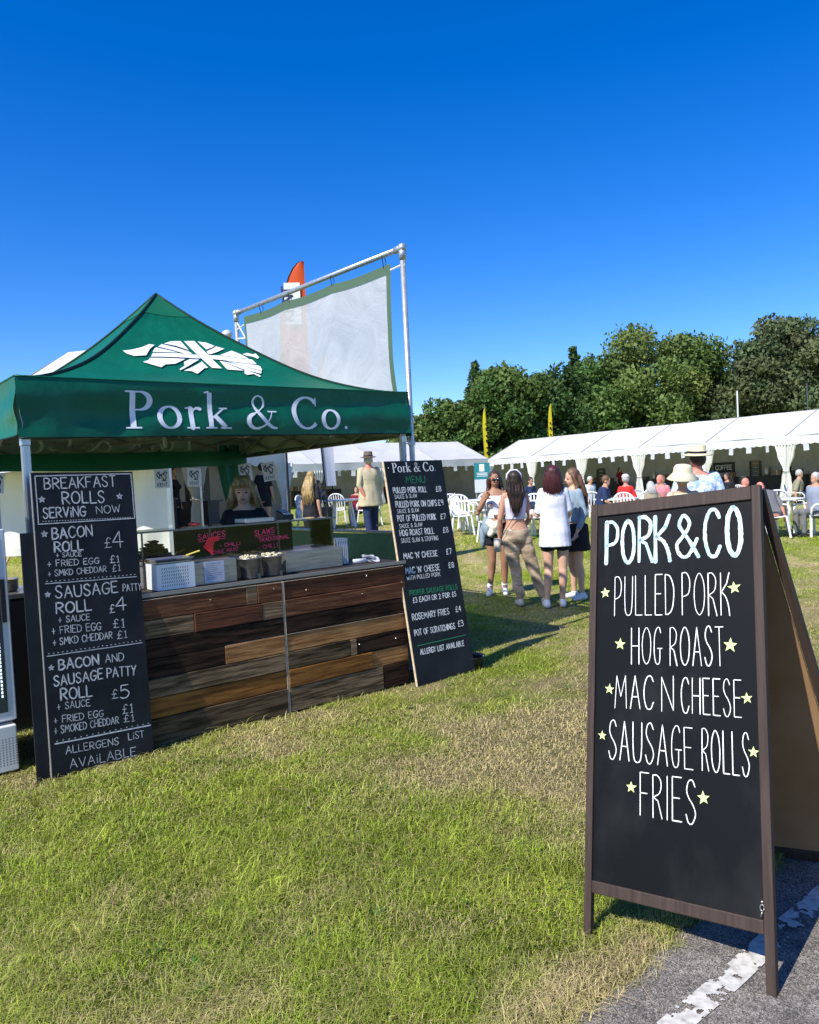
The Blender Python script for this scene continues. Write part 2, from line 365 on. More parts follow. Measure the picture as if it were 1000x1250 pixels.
PIG_SHAPES = [[(0.93, 0.789), (1.0, 0.81), (1.1, 0.853), (1.179, 0.904), (1.223, 0.904), (1.157, 0.838), (1.088, 0.743), (0.991, 0.725), (0.946, 0.752)],
  [(1.315, 0.944), (1.387, 0.983), (1.48, 1.006), (1.487, 0.989), (1.501, 0.897), (1.416, 0.929)],
  [(1.244, 0.889), (1.293, 0.932), (1.4, 0.909), (1.489, 0.88), (1.508, 0.848), (1.434, 0.836), (1.346, 0.864)],
  [(1.163, 0.8), (1.206, 0.861), (1.224, 0.873), (1.309, 0.858), (1.384, 0.838)],
  [(1.12, 0.729), (1.157, 0.785), (1.383, 0.829), (1.539, 0.841), (1.549, 0.79), (1.441, 0.78)],
  [(1.513, 1.011), (1.605, 1.017), (1.639, 0.844), (1.656, 0.644), (1.575, 0.648), (1.554, 0.799), (1.544, 0.851)],
  [(1.643, 0.838), (1.735, 0.837), (1.876, 0.799), (2.001, 0.781), (2.006, 0.717), (1.908, 0.722), (1.75, 0.768), (1.645, 0.786)],
  [(1.105, 0.709), (1.403, 0.756), (1.368, 0.725), (1.275, 0.65), (1.184, 0.62), (1.128, 0.563), (1.071, 0.604), (1.022, 0.642), (1.074, 0.672)],
  [(1.366, 0.7), (1.443, 0.762), (1.526, 0.772), (1.448, 0.708), (1.267, 0.541), (1.265, 0.558), (1.344, 0.638)],
  [(1.292, 0.539), (1.536, 0.744), (1.54, 0.648), (1.497, 0.63), (1.384, 0.506), (1.358, 0.548)],
  [(1.632, 1.015), (1.705, 1.003), (1.756, 0.96), (1.66, 0.914)],
  [(1.648, 0.89), (1.768, 0.954), (1.825, 0.923), (1.665, 0.853), (1.643, 0.851)],
  [(1.743, 0.844), (1.878, 0.898), (1.935, 0.853), (1.98, 0.792), (1.879, 0.804)],
  [(1.696, 0.76), (1.719, 0.751), (1.827, 0.604), (1.693, 0.626)],
  [(1.759, 0.757), (1.864, 0.723), (1.997, 0.701), (2.018, 0.68), (2.0, 0.622), (1.983, 0.606), (1.829, 0.712)],
  [(1.721, 0.755), (1.837, 0.702), (1.978, 0.591), (1.951, 0.557), (1.828, 0.632)],
  [(1.831, 0.604), (1.845, 0.622), (1.922, 0.538), (1.924, 0.506), (1.902, 0.492), (1.883, 0.547), (1.814, 0.528), (1.806, 0.559)],
  [(1.952, 0.855), (2.007, 0.873), (2.05, 0.853), (2.081, 0.867), (2.086, 0.816), (2.061, 0.794), (2.032, 0.822), (1.974, 0.84)]]

# ------------------------------------------------------------ ground, path, grass
_lat = nr.rand(256, 256)
def vnoise(x, y, s):
    x = np.asarray(x)/s+1000.3; y = np.asarray(y)/s+1000.7
    xi = np.floor(x).astype(int); yi = np.floor(y).astype(int); fx = x-xi; fy = y-yi
    fx = fx*fx*(3-2*fx); fy = fy*fy*(3-2*fy)
    g = lambda a, b: _lat[(a*7+b*13) % 256, (b*11+a*3) % 256]
    return (g(xi, yi)*(1-fx)+g(xi+1, yi)*fx)*(1-fy)+(g(xi, yi+1)*(1-fx)+g(xi+1, yi+1)*fx)*fy
def vzg(x, y):
    t = np.clip((y-10.5)/7, 0, 1); return t*t*(3-2*t)*(0.42-0.035*np.clip(x, -2, 8))
PATH_P = np.array([0.366, 2.165]); PATH_D = np.array([0.762, 0.648]); PATH_N = np.array([0.648, -0.762])
def path_off(x, y):                      # metres to the right of the tarmac edge
    return (x-PATH_P[0])*PATH_N[0]+(y-PATH_P[1])*PATH_N[1]
def edge_wobble(x, y):
    s = x*PATH_D[0]+y*PATH_D[1]
    return 0.05*(vnoise(s, 0*s, 0.35)-0.5)+0.03*(vnoise(s, 0*s+9, 0.09)-0.5)+0.02*(vnoise(s, 0*s+5, 0.03)-0.5)
def bank(x, y):
    t = np.clip((path_off(x, y)+.24)/.22, 0, 1); return .042*t*t*(3-2*t)*(y < 14)*(path_off(x, y) < .02)
def dryness(x, y):
    d = 0.5*vnoise(x, y, 0.9)+0.3*vnoise(x+50, y, 0.33)+0.2*vnoise(x, y+40, 0.12)
    d = (d-0.5)*2.4
    far = np.clip((y-3.2)/3.0, 0, 1)
    d = d+0.06+0.34*far
    for cx, cy, rx, ry, a in [(0.35, 4.2, 0.9, 0.38, .5), (-0.5, 3.95, .55, .22, .4), (0.75, 4.9, 1.0, .4, .4), (-1.15, 3.1, .4, .22, .35), (-0.8, 2.3, .3, .2, .25),
                              (2.6, 4.6, 2.2, 1.2, .45), (3.5, 7.5, 3, 1.6, .35), (-1.3, 3.95, .7, .3, -.4), (-.6, 3.2, .8, .25, -.3), (0.1, 2.75, .5, .35, -.25), (0.55, 2.35, .25, .18, .5)]:
        d = d+a*np.exp(-((x-cx)/rx)**2-((y-cy)/ry)**2)
    po = path_off(x, y)
    d = d+0.55*np.exp(-((po+0.06)/0.16)**2)
    return np.clip(d, 0, 1)
GREENC = np.array([0.20, 0.30, 0.018]); GREEN2 = np.array([0.40, 0.45, 0.055]); STRAW = np.array([0.64, 0.52, 0.27]); STRAW2 = np.array([0.46, 0.38, 0.16])
def mixc(a, b, t): return a+(b-a)*t[:, None]
def gcolor(x, y, r1, r2):
    d = dryness(x, y)
    base = mixc(GREENC, GREEN2, r1); st = mixc(STRAW2, STRAW, r2)
    t = np.clip((d*1.15-0.24+0.8*(r2-0.5)), 0, 1)
    return base*(1-t[:, None])+st*t[:, None]

def axis(lo, hi, step, far_lo, far_hi):
    a = list(np.arange(lo, hi+1e-6, step)); s = step
    v = hi
    while v < far_hi: s *= 1.25; v += s; a.append(v)
    s = step; v = lo; pre = []
    while v > far_lo: s *= 1.25; v -= s; pre.append(v)
    return np.array(pre[::-1]+a)
gx = axis(-5, 6, 0.09, -900, 900); gy = axis(1.4, 12, 0.09, -300, 1500)
X, Y = np.meshgrid(gx, gy); xf = X.ravel(); yf = Y.ravel()
zf = vzg(xf, yf)+0.014*(vnoise(xf, yf, 0.5)-0.5)*(yf < 30)-0.03*np.clip(path_off(xf, yf)*8, 0, 1)*(yf < 40)+bank(xf, yf)
me = bpy.data.meshes.new('ground'); nxg = len(gx); nyg = len(gy)
idx = np.arange(nxg*nyg).reshape(nyg, nxg)
q = np.stack([idx[:-1, :-1], idx[:-1, 1:], idx[1:, 1:], idx[1:, :-1]], -1).reshape(-1, 4)
me.from_pydata(np.stack([xf, yf, zf], 1).tolist(), [], q.tolist())
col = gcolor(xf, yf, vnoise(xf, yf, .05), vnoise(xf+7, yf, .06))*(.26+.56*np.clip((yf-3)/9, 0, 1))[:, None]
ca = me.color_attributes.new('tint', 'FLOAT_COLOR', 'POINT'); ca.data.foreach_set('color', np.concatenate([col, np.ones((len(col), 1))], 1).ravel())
me.polygons.foreach_set('use_smooth', [True]*len(me.polygons))
GM = attr_mat('turf', 'tint', 0.9, 0, 0.1)
n = GM.node_tree.nodes; l = GM.node_tree.links
a = [x for x in n if x.type == 'ATTRIBUTE'][0]; tc = n.new('ShaderNodeTexCoord')
t1 = n.new('ShaderNodeTexNoise'); t1.inputs['Scale'].default_value = 45; t1.inputs['Detail'].default_value = 8; t1.inputs['Roughness'].default_value = 0.8
t2 = n.new('ShaderNodeTexNoise'); t2.inputs['Scale'].default_value = 1.6; t2.inputs['Detail'].default_value = 9; t2.inputs['Roughness'].default_value = 0.7
l.new(tc.outputs['Object'], t1.inputs['Vector']); l.new(tc.outputs['Object'], t2.inputs['Vector'])
def rr_(src, a0, a1):
    r_ = n.new('ShaderNodeMapRange'); r_.inputs['From Min'].default_value = 0.3; r_.inputs['From Max'].default_value = 0.7
    r_.inputs['To Min'].default_value = a0; r_.inputs['To Max'].default_value = a1; l.new(src.outputs['Fac'], r_.inputs[0]); return r_
A1 = rr_(t1, .45, 1.5); A2 = rr_(t2, .75, 1.25)
mu = n.new('ShaderNodeMath'); mu.operation = 'MULTIPLY'; l.new(A1.outputs[0], mu.inputs[0]); l.new(A2.outputs[0], mu.inputs[1])
vm = n.new('ShaderNodeVectorMath'); vm.operation = 'SCALE'; l.new(a.outputs['Color'], vm.inputs[0]); l.new(mu.outputs[0], vm.inputs['Scale'])
l.new(vm.outputs[0], n['Principled BSDF'].inputs['Base Color'])
bp = n.new('ShaderNodeBump'); bp.inputs['Strength'].default_value = 0.9; bp.inputs['Distance'].default_value = 0.03
l.new(t1.outputs['Fac'], bp.inputs['Height']); l.new(bp.outputs[0], n['Principled BSDF'].inputs['Normal'])
me.materials.append(GM)
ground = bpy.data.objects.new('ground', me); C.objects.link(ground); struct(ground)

# tarmac path
TAR = mat('tarmac', (0.045, 0.044, 0.044), 0.85, 0.25)
n = TAR.node_tree.nodes; l = TAR.node_tree.links; b = n['Principled BSDF']; tc = n.new('ShaderNodeTexCoord')
vo = n.new('ShaderNodeTexVoronoi'); vo.inputs['Scale'].default_value = 240; l.new(tc.outputs['Object'], vo.inputs['Vector'])
no = n.new('ShaderNodeTexNoise'); no.inputs['Scale'].default_value = 9; no.inputs['Detail'].default_value = 10; no.inputs['Roughness'].default_value = .75; l.new(tc.outputs['Object'], no.inputs['Vector'])
rp = n.new('ShaderNodeValToRGB'); e = rp.color_ramp.elements; e[0].position = 0.0; e[0].color = (.03, .03, .032, 1); e[1].position = 1; e[1].color = (.44, .41, .37, 1)
e2 = rp.color_ramp.elements.new(.55); e2.color = (.21, .185, .155, 1)
l.new(vo.outputs['Color'], rp.inputs[0])
rp2 = n.new('ShaderNodeValToRGB'); rp2.color_ramp.elements[0].position = .38; rp2.color_ramp.elements[0].color = (.62, .62, .62, 1); rp2.color_ramp.elements[1].position = .68; rp2.color_ramp.elements[1].color = (1.35, 1.33, 1.3, 1)
l.new(no.outputs['Fac'], rp2.inputs[0])
mxn = n.new('ShaderNodeMix'); mxn.data_type = 'RGBA'; mxn.blend_type = 'MULTIPLY'; mxn.inputs[0].default_value = 1
l.new(rp.outputs[0], mxn.inputs[6]); l.new(rp2.outputs[0], mxn.inputs[7]); l.new(mxn.outputs[2], b.inputs['Base Color'])
bp = n.new('ShaderNodeBump'); bp.inputs['Strength'].default_value = 0.8; bp.inputs['Distance'].default_value = 0.004
l.new(vo.outputs['Distance'], bp.inputs['Height']); l.new(bp.outputs[0], b.inputs['Normal'])
PZ = 0.05
def P2(s, o): return PATH_P+PATH_D*s+PATH_N*o
pb = MB(); ss = np.arange(-12, 12, 0.02); top = []; 
for s in ss:
    p0 = P2(s, 0); w = float(edge_wobble(np.array([p0[0]]), np.array([p0[1]]))[0])
    a = P2(s, w); a0 = P2(s, w-.015); c = P2(s, 2.9)
    top += [(a0[0], a0[1], -.03), (a[0], a[1], PZ-.006), (*P2(s, w+.05), PZ), (c[0], c[1], PZ)]
fs = []
for i in range(len(ss)-1):
    for k in range(3): fs.append((i*4+k, i*4+k+1, i*4+4+k+1, i*4+4+k))
pb.add(top, [tuple(reversed(f)) for f in fs]); path = struct(pb.build('path', TAR))
# worn white line on it: a mesh of many small paint patches left on the stones
LINE = mat('worn_road_paint', (0.58, 0.56, 0.50), 0.75, col2=(0.30, 0.29, 0.26), scale=35, lo=.42, hi=.72)
lb = MB(); cs = 0.005
for s in np.arange(-1.0, 3.2, cs):
    cshift = 0.012*(float(vnoise(s, 3., .3))-.5)
    for o in np.arange(0.185, 0.262, cs):
        wear = .42*float(vnoise(s, o, .045))+.38*float(vnoise(s+5, o, .014))+.25*float(vnoise(s, 1., .25))
        edge = min(o-.185, .262-o)/.02
        if wear < .75+.14*(min(edge, 1)-1)-(.08 if s > .75 else 0):
            p = [P2(s+a*cs, o+bb*cs+cshift) for a, bb in ((0, 0), (1, 0), (1, 1), (0, 1))]
            lb.add([(v[0], v[1], PZ+.004) for v in p], [(3, 2, 1, 0)])
line = lb.build('painted_line', LINE, path)

# grass blades, one mesh
STALL_P = np.array([-2.31, 4.73]); SU = np.array([math.sin(R(51)), math.cos(R(51))]); SN = np.array([-math.cos(R(51)), math.sin(R(51))])
def grass_mesh():
    N = 820000
    u = nr.rand(N); y = 1.75*(24/1.75)**(u**0.95)
    x = (nr.rand(N)-0.5)*(1.28*y+1.0)+0.0*y
    po = path_off(x, y)-edge_wobble(x, y)
    rx, ry = x-STALL_P[0], y-STALL_P[1]; lu = rx*SU[0]+ry*SU[1]; ln = rx*SN[0]+ry*SN[1]
    inside = (lu > .12) & (lu < 2.66) & (ln > -.24) & (ln < .5)
    fr = (lu > -.8) & (lu < -.16) & (ln > -.08) & (ln < .55)
    keep = (po < 0.05*nr.rand(N)**2.5+.006) & ~inside & ~fr
    keep |= (po > 2.95) & ~inside
    # thin out trodden patches
    d = dryness(x, y); keep &= nr.rand(N) > 0.45*np.clip(d-.5, 0, 1)
    x = x[keep]; y = y[keep]; d = d[keep]; po = po[keep]; lu = lu[keep]; ln = ln[keep]; n_ = len(x)
    # a few flat broad-leaved weeds
    cx = nr.rand(110); cyy = 1.9+5.5*nr.rand(110)**1.3; cxx = (cx-.5)*(1.28*cyy+1)
    ok = (path_off(cxx, cyy) < -.15) & (((cxx-STALL_P[0])*SN[0]+(cyy-STALL_P[1])*SN[1]) < -.5); cxx = cxx[ok]; cyy = cyy[ok]
    xr = np.repeat(cxx, 12)+.012*nr.randn(len(cxx)*12); yr = np.repeat(cyy, 12)+.012*nr.randn(len(cyy)*12)
    ros = np.concatenate([np.zeros(n_, bool), np.ones(len(xr), bool)]); x = np.concatenate([x, xr]); y = np.concatenate([y, yr]); d = np.concatenate([d, np.zeros(len(xr))])
    po = np.concatenate([po, path_off(xr, yr)]); lu = np.concatenate([lu, np.full(len(xr), -9.)]); ln = np.concatenate([ln, np.full(len(xr), -9.)]); n_ = len(x)
    z = vzg(x, y)+0.014*(vnoise(x, y, 0.5)-0.5)+np.where(po > -.24, .042*np.clip((po+.24)/.22, 0, 1)**2*(3-2*np.clip((po+.24)/.22, 0, 1)), 0)*(po < 1)*(y < 14)
    clump = vnoise(x, y, .11)*.6+vnoise(x+3, y, .3)*.6
    h = (0.012+0.022*nr.rand(n_)**1.8)*(0.45+1.15*clump)*(1.12-.5*d)
    tall = nr.rand(n_) < .04; h = np.where(tall, h*1.9, h)
    h = h*(1+.55*np.exp(-((ln+.4)/.16)**2)*((lu > .62) & (lu < 2.6)))    # unmown at the foot of the stall
    h = h*(1+.5*np.exp(-((po+.04)/.08)**2)*(nr.rand(n_) < .4))
    h = h*(1+0.035*np.clip(y-4, 0, 20))
    w = (0.0006+0.0008*nr.rand(n_)**1.5)*(1+0.42*np.clip(y-2.5, 0, 40))
    w = np.where(ros, .0045+.004*nr.rand(n_), w); h = np.where(ros, .016+.012*nr.rand(n_), h)
    a = nr.rand(n_)*2*PI; lean = (0.4+1.7*nr.rand(n_))*h*(1+.4*d)
    lean = np.where(ros, .03+.03*nr.rand(n_), lean)
    lx = np.cos(a)*lean; ly = np.sin(a)*lean
    b = a+PI/2+(nr.rand(n_)-.5)*1.2; wx = np.cos(b)*w; wy = np.sin(b)*w
    V = np.zeros((n_, 5, 3), np.float32)
    V[:, 0] = np.stack([x-wx, y-wy, z-.004], 1); V[:, 1] = np.stack([x+wx, y+wy, z-.004], 1)
    V[:, 2] = np.stack([x+wx*.85+lx*.38, y+wy*.85+ly*.38, z+h*.62], 1); V[:, 3] = np.stack([x-wx*.85+lx*.38, y-wy*.85+ly*.38, z+h*.62], 1)
    V[:, 4] = np.stack([x+lx, y+ly, z+h*(.92-.35*nr.rand(n_))], 1)
    r1 = np.clip(.6*nr.rand(n_)+.4*vnoise(x, y, .25), 0, 1)
    col = gcolor(x, y, r1, nr.rand(n_))*(0.5+1.05*nr.rand(n_)**1.3)[:, None]*(.8+.45*vnoise(x+20, y, .18))[:, None]
    col[ros] = np.array([.07, .15, .02])*(.7+.6*nr.rand(ros.sum()))[:, None]
    flat = (nr.rand(n_) < .13+.12*d) & ~ros
    V[flat, 4, 2] = (z+.004+.012*nr.rand(n_))[flat]; V[flat, 2, 2] = V[flat, 3, 2] = (z+.010+.012*nr.rand(n_))[flat]
    V[flat, 4, :2] += (np.stack([lx, ly], 1)*1.2)[flat]
    col[flat] = mixc(col[flat], np.repeat(STRAW[None], flat.sum(), 0), .35+.6*nr.rand(flat.sum()))
    far = y > 5.5
    Vf = V[far][:, [0, 1, 4]]; cf = col[far]; V = V[~far]; col = col[~far]; n_ = len(V); nf = len(Vf)
    me = bpy.data.meshes.new('grass')
    me.vertices.add(n_*5+nf*3); me.vertices.foreach_set('co', np.concatenate([V.ravel(), Vf.ravel()]))
    base = (np.arange(n_)*5)[:, None]
    loops = np.concatenate([base+np.array([0, 1, 2, 3]), base+np.array([3, 2, 4])], 1).ravel().astype(np.int32)
    loops = np.concatenate([loops, n_*5+np.arange(nf*3)]).astype(np.int32)
    me.loops.add(len(loops)); me.loops.foreach_set('vertex_index', loops)
    ls = np.concatenate([((np.arange(n_)*7)[:, None]+np.array([0, 4])).ravel(), n_*7+3*np.arange(nf)]); me.polygons.add(n_*2+nf)
    me.polygons.foreach_set('loop_start', ls.astype(np.int32))
    me.polygons.foreach_set('loop_total', np.concatenate([np.tile([4, 3], n_), np.full(nf, 3)]).astype(np.int32))
    me.update(calc_edges=True)
    ca = me.color_attributes.new('tint', 'FLOAT_COLOR', 'POINT')
    cc = np.concatenate([col, np.ones((n_, 1))], 1); cf = np.concatenate([cf, np.ones((nf, 1))], 1)
    ca.data.foreach_set('color', np.concatenate([np.repeat(cc, 5, axis=0).ravel(), np.repeat(cf, 3, axis=0).ravel()]))
    me.materials.append(attr_mat('grass_blades', 'tint', 0.55, 0.3, 0.3))
    o = bpy.data.objects.new('grass', me); C.objects.link(o)
    o['kind'] = 'stuff'; o['label'] = 'short mown lawn, green with straw coloured dry patches'; o['category'] = 'grass'
grass_mesh()

# ------------------------------------------------------------ lettering drawn as strokes
def catmull(p, n=6):
    p = [np.array(q, float) for q in p]; closed = np.allclose(p[0][:2], p[-1][:2])
    out = []
    for i in range(len(p)-1):
        a = p[i-1] if i > 0 else (p[-2] if closed else p[0]*2-p[1]); d = p[i+2] if i+2 < len(p) else (p[1] if closed else p[-1]*2-p[-2])
        b, c = p[i], p[i+1]
        for k in range(n):
            t = k/n; out.append(0.5*((2*b)+(-a+c)*t+(2*a-5*b+4*c-d)*t*t+(-a+3*b-3*c+d)*t**3))
    out.append(p[-1]); return out
# glyph: width, strokes; a stroke starting with 'c' is a smooth curve
O_ = ['c', (.5, 1), (.12, .82), (0, .5), (.12, .16), (.5, 0), (.88, .16), (1, .5), (.88, .82), (.5, 1)]
GL = {
'A': (.9, [[(0, 0), (.5, 1)], [(.5, 1), (1, 0)], [(.17, .36), (.83, .36)]]),
'B': (.8, [[(0, 0), (0, 1)], ['c', (0, 1), (.6, .97), (.85, .77), (.55, .56), (0, .52)], ['c', (0, .52), (.65, .5), (1, .27), (.65, .03), (0, 0)]]),
'C': (.85, [['c', (1, .82), (.75, .98), (.35, .95), (.05, .68), (.03, .32), (.3, .03), (.72, .01), (1, .2)]]),
'D': (.85, [[(0, 0), (0, 1)], ['c', (0, 1), (.55, .95), (.95, .72), (1, .45), (.8, .15), (.4, .02), (0, 0)]]),
'E': (.72, [[(1, 1), (0, 1), (0, 0), (1, 0)], [(0, .52), (.8, .52)]]),
'F': (.72, [[(1, 1), (0, 1), (0, 0)], [(0, .52), (.8, .52)]]),
'G': (.9, [['c', (1, .85), (.75, .99), (.35, .95), (.05, .68), (.03, .32), (.3, .03), (.7, .02), (.92, .22), (.95, .45)], [(.55, .45), (1.05, .45)]]),
'H': (.85, [[(0, 0), (0, 1)], [(1, 0), (1, 1)], [(0, .5), (1, .5)]]),
'I': (.12, [[(.5, 0), (.5, 1)]]), 'i': (.12, [[(.5, 0), (.5, .62)], [(.5, .86), (.5, .9)]]),
'K': (.8, [[(0, 0), (0, 1)], [(.95, 1), (0, .42)], [(.2, .52), (1, 0)]]),
'L': (.68, [[(0, 1), (0, 0), (1, 0)]]),
'M': (1.1, [[(0, 0), (.12, 1), (.5, .35), (.88, 1), (1, 0)]]),
'N': (.85, [[(0, 0), (0, 1), (1, 0), (1, 1)]]),
'O': (.95, [O_]),
'P': (.75, [[(0, 0), (0, 1)], ['c', (0, 1), (.6, .98), (1, .76), (.7, .5), (0, .44)]]),
'R': (.8, [[(0, 0), (0, 1)], ['c', (0, 1), (.6, .98), (.95, .76), (.65, .53), (0, .48)], [(.3, .48), (1, 0)]]),
'S': (.75, [['c', (.95, .85), (.65, 1), (.25, .95), (.08, .75), (.35, .55), (.75, .42), (.95, .22), (.65, .01), (.25, .02), (0, .2)]]),
'T': (.8, [[(0, 1), (1, 1)], [(.5, 1), (.5, 0)]]),
'U': (.85, [['c', (0, 1), (.02, .4), (.15, .08), (.5, 0), (.85, .08), (.98, .4), (1, 1)]]),
'V': (.85, [[(0, 1), (.5, 0), (1, 1)]]),
'W': (1.15, [[(0, 1), (.25, 0), (.5, .8), (.75, 0), (1, 1)]]),
'X': (.8, [[(0, 0), (1, 1)], [(0, 1), (1, 0)]]),
'Y': (.8, [[(0, 1), (.5, .48), (1, 1)], [(.5, .48), (.4, 0)]]),
'1': (.4, [[(.1, .8), (.6, 1), (.6, 0)], [(.1, 0), (1, 0)]]),
'2': (.7, [['c', (.05, .8), (.4, 1), (.85, .85), (.8, .55), (.4, .25), (0, 0)], [(0, 0), (1, 0)]]),
'3': (.7, [['c', (.05, .9), (.5, 1), (.9, .8), (.7, .58), (.35, .53)], ['c', (.35, .53), (.85, .48), (1, .22), (.6, 0), (0, .08)]]),
'4': (.75, [[(.7, 0), (.7, 1), (0, .35), (1, .35)]]),
'5': (.7, [[(.95, 1), (.2, 1), (.12, .58)], ['c', (.12, .58), (.6, .65), (.98, .38), (.75, .05), (.3, 0), (0, .1)]]),
'7': (.7, [[(0, 1), (1, 1), (.35, 0)]]),
'8': (.7, [['c', (.5, 1), (.1, .85), (.2, .6), (.8, .42), (.95, .18), (.5, 0), (.05, .18), (.2, .42), (.8, .6), (.9, .85), (.5, 1)]]),
'9': (.7, [['c', (.95, .75), (.5, .98), (.05, .75), (.4, .48), (.95, .7)], [(.95, .75), (.75, 0)]]),
'&': (.9, [['c', (1, .0), (.55, .42), (.15, .75), (.35, 1), (.62, .8), (.4, .55), (.03, .28), (.2, .02), (.55, .03), (.95, .42)]]),
'£': (.7, [['c', (.95, .85), (.65, 1), (.35, .8), (.38, .4), (.25, .08), (.0, .0)], [(0, 0), (1, .02)], [(.05, .48), (.75, .48)]]),
'+': (.6, [[(0, .4), (1, .4)], [(.5, .75), (.5, .05)]]),
"'": (.12, [[(.5, 1), (.4, .75)]]), ',': (.1, [[(.5, .1), (.3, -.12)]]), '-': (.5, [[(.1, .45), (.9, .45)]]),
}
# tall narrow hand of the easel
GLT = dict(GL)
GLT.update({'G': (.8, [['c', (.92, .84), (.75, .98), (.4, .97), (.08, .75), (.03, .3), (.25, .03), (.6, .0), (.78, .12), (.8, .42)], [(.45, .42), (1.1, .42)]]),
'P': (.75, [[(0, 0), (0, 1)], ['c', (0, 1), (.55, 1), (.95, .82), (.8, .52), (0, .42)]]),
'R': (.75, [[(0, 0), (0, 1)], ['c', (0, 1), (.5, 1), (.9, .85), (.75, .6), (.05, .48)], [(.05, .48), (.55, .4), (1, 0)]]),
'K': (.75, [[(0, 0), (0, 1)], [(1, 1), (.7, .75), (.1, .55)], ['c', (.1, .55), (.6, .42), (.9, .2), (1, 0)]]),
'S': (.75, [['c', (.95, .85), (.65, 1), (.25, .95), (.08, .75), (.3, .58), (.75, .42), (.98, .22), (.65, .01), (.25, .02), (0, .2)]]),
})
# book face with thick and thin strokes: points are (x, y, width)
def arc(cx, cy, rx, ry, a0, a1, w0, w1, n=18, mid=None):
    o = []
    for i in range(n+1):
        t = i/n; a = R(a0+(a1-a0)*t); ww = w0+(w1-w0)*abs(math.cos(a))**1.3
        o.append((cx+rx*math.cos(a), cy+ry*math.sin(a), ww))
    return o
TN, TK = .042, .142
SERIF = {
'P': (.66, [[(.15, .02, TK+.01), (.15, .98, TK+.01)], [(-.02, .017, TN), (.33, .017, TN)], [(-.02, .983, TN), (.2, .983, TN)],
            [(.15, .98, TN), (.3, .98, TN)] , arc(.3, .745, .25, .237, 90, -90, TN, TK+.02), [(.3, .51, TN), (.15, .5, TN)]]),
'o': (.62, [arc(.28, .31, .235, .295, 0, 360, TN+.01, TK, 30)]),
'r': (.42, [[(.13, .02, TK), (.13, .56, TK)], [(-.01, .017, TN), (.3, .017, TN)], [(0, .57, TN), (.13, .6, TN+.02)], [(.15, .42, TN), (.2, .53, .05), (.28, .58, .07), (.36, .55, .09)]]),
'k': (.66, [[(.12, .02, TK), (.12, 1.02, TK)], [(-.02, .017, TN), (.27, .017, TN)], [(-.02, 1.01, TN), (.1, 1.05, TN)], [(.14, .28, TN), (.48, .58, TN+.01)], [(.36, .585, TN), (.58, .585, TN)],
            [(.24, .36, TK-.01), (.5, .03, TK)], [(.36, .017, TN), (.66, .017, TN)]]),
'&': (.9, [[(.62, .98-.0, .0), (.62, .98, .0)], arc(.36, .78, .15, .2, -40, 220, TN, .07), [(.24, .65, .07), (.34, .48, .11), (.55, .2, .12), (.72, .05, .09), (.86, .02, TN)],
           [(.47, .65, .03), (.36, .54, .04), (.2, .44, .05)], arc(.27, .23, .22, .22, 105, 290, TN+.02, TK), [(.34, .02, .05), (.52, .12, .05), (.66, .32, .045), (.72, .5, .03)], [(.6, .52, TN), (.86, .52, TN)]]),
'C': (.84, [arc(.43, .5, .38, .48, 42, 318, TN+.015, TK+.02, 30), [(.72, .98, TN), (.735, .72, TN)], [(.7, .86, .05), (.72, .76, .03)]]),
'.': (.22, [[(.08, .055, .11), (.085, .055, .11)]]), ' ': (.3, []),
}
def ribbon(mb, pts, w, fmap, caps=True, jit=0.0):
    """pts in text space (metres on the board); w width or list"""
    P = [np.array(p[:2], float) for p in pts]; n = len(P)
    W = [w]*n if not isinstance(w, list) else w
    L = []
    for i in range(n):
        d = P[min(i+1, n-1)]-P[max(i-1, 0)]; ln = math.hypot(*d) or 1e-6; nn = np.array([-d[1], d[0]])/ln
        L.append((P[i]+nn*W[i]/2, P[i]-nn*W[i]/2))
    vs = [fmap(*a) for pr in L for a in pr]; fs = [(2*i, 2*i+1, 2*i+3, 2*i+2) for i in range(n-1)]
    mb.add(vs, fs)
    if caps:
        for i in (0, n-1):
            c = P[i]; r = W[i]/2; m_ = 8
            mb.add([fmap(c[0]+r*math.cos(2*PI*k/m_), c[1]+r*math.sin(2*PI*k/m_)) for k in range(m_)], [tuple(range(m_))])
def write(mb, s, x0, y0, x1, y1, h, w, fmap, glyphs=GL, wob=0.03, gap=.28, lw=.5):
    ws = []; 
    for ch in s: ws.append(.45 if ch == ' ' else glyphs[ch][0])
    tot = sum(ws)+gap*(len(s)-1); sc = (x1-x0)/max(tot, 1e-6) if len(s) > 1 or ws[0] > .2 else h
    x = 0.0; ang = math.atan2(y1-y0, x1-x0); ca, sa = math.cos(ang), math.sin(ang)
    for ch, cw in zip(s, ws):
        if ch != ' ':
            hh = h*(1+rnd.uniform(-wob, wob)); dy = rnd.uniform(-wob, wob)*h*.6; sl = rnd.uniform(-wob, wob)*.8
            for st in glyphs[ch][1]:
                pts = catmull(st[1:]) if st[0] == 'c' else [np.array(p, float) for p in st]
                if st[0] != 'c' and len(pts) == 2:
                    a, b = pts; pts = [a+(b-a)*t for t in (0, .33, .66, 1)]
                out = []; ww = []
                bw = w*rnd.uniform(.78, 1.18)
                for p in pts:
                    px = x+p[0]*cw; py = p[1]
                    X_ = x0+px*sc+sl*py*h; Y_ = y0+dy+py*hh
                    dx, dyy = X_-x0, Y_-y0
                    out.append((x0+dx*ca-dyy*sa*.0+rnd.uniform(-1, 1)*w*.05, y0+dyy+dx*sa)); ww.append(bw*rnd.uniform(.86, 1.10))
                # mitre the corners by drawing polyline pieces
                if st[0] != 'c' and len(st) > 2:
                    for i in range(len(out)-1): ribbon(mb, out[i:i+2], ww[i:i+2], fmap)
                else: ribbon(mb, out, ww, fmap)
        x += cw+gap
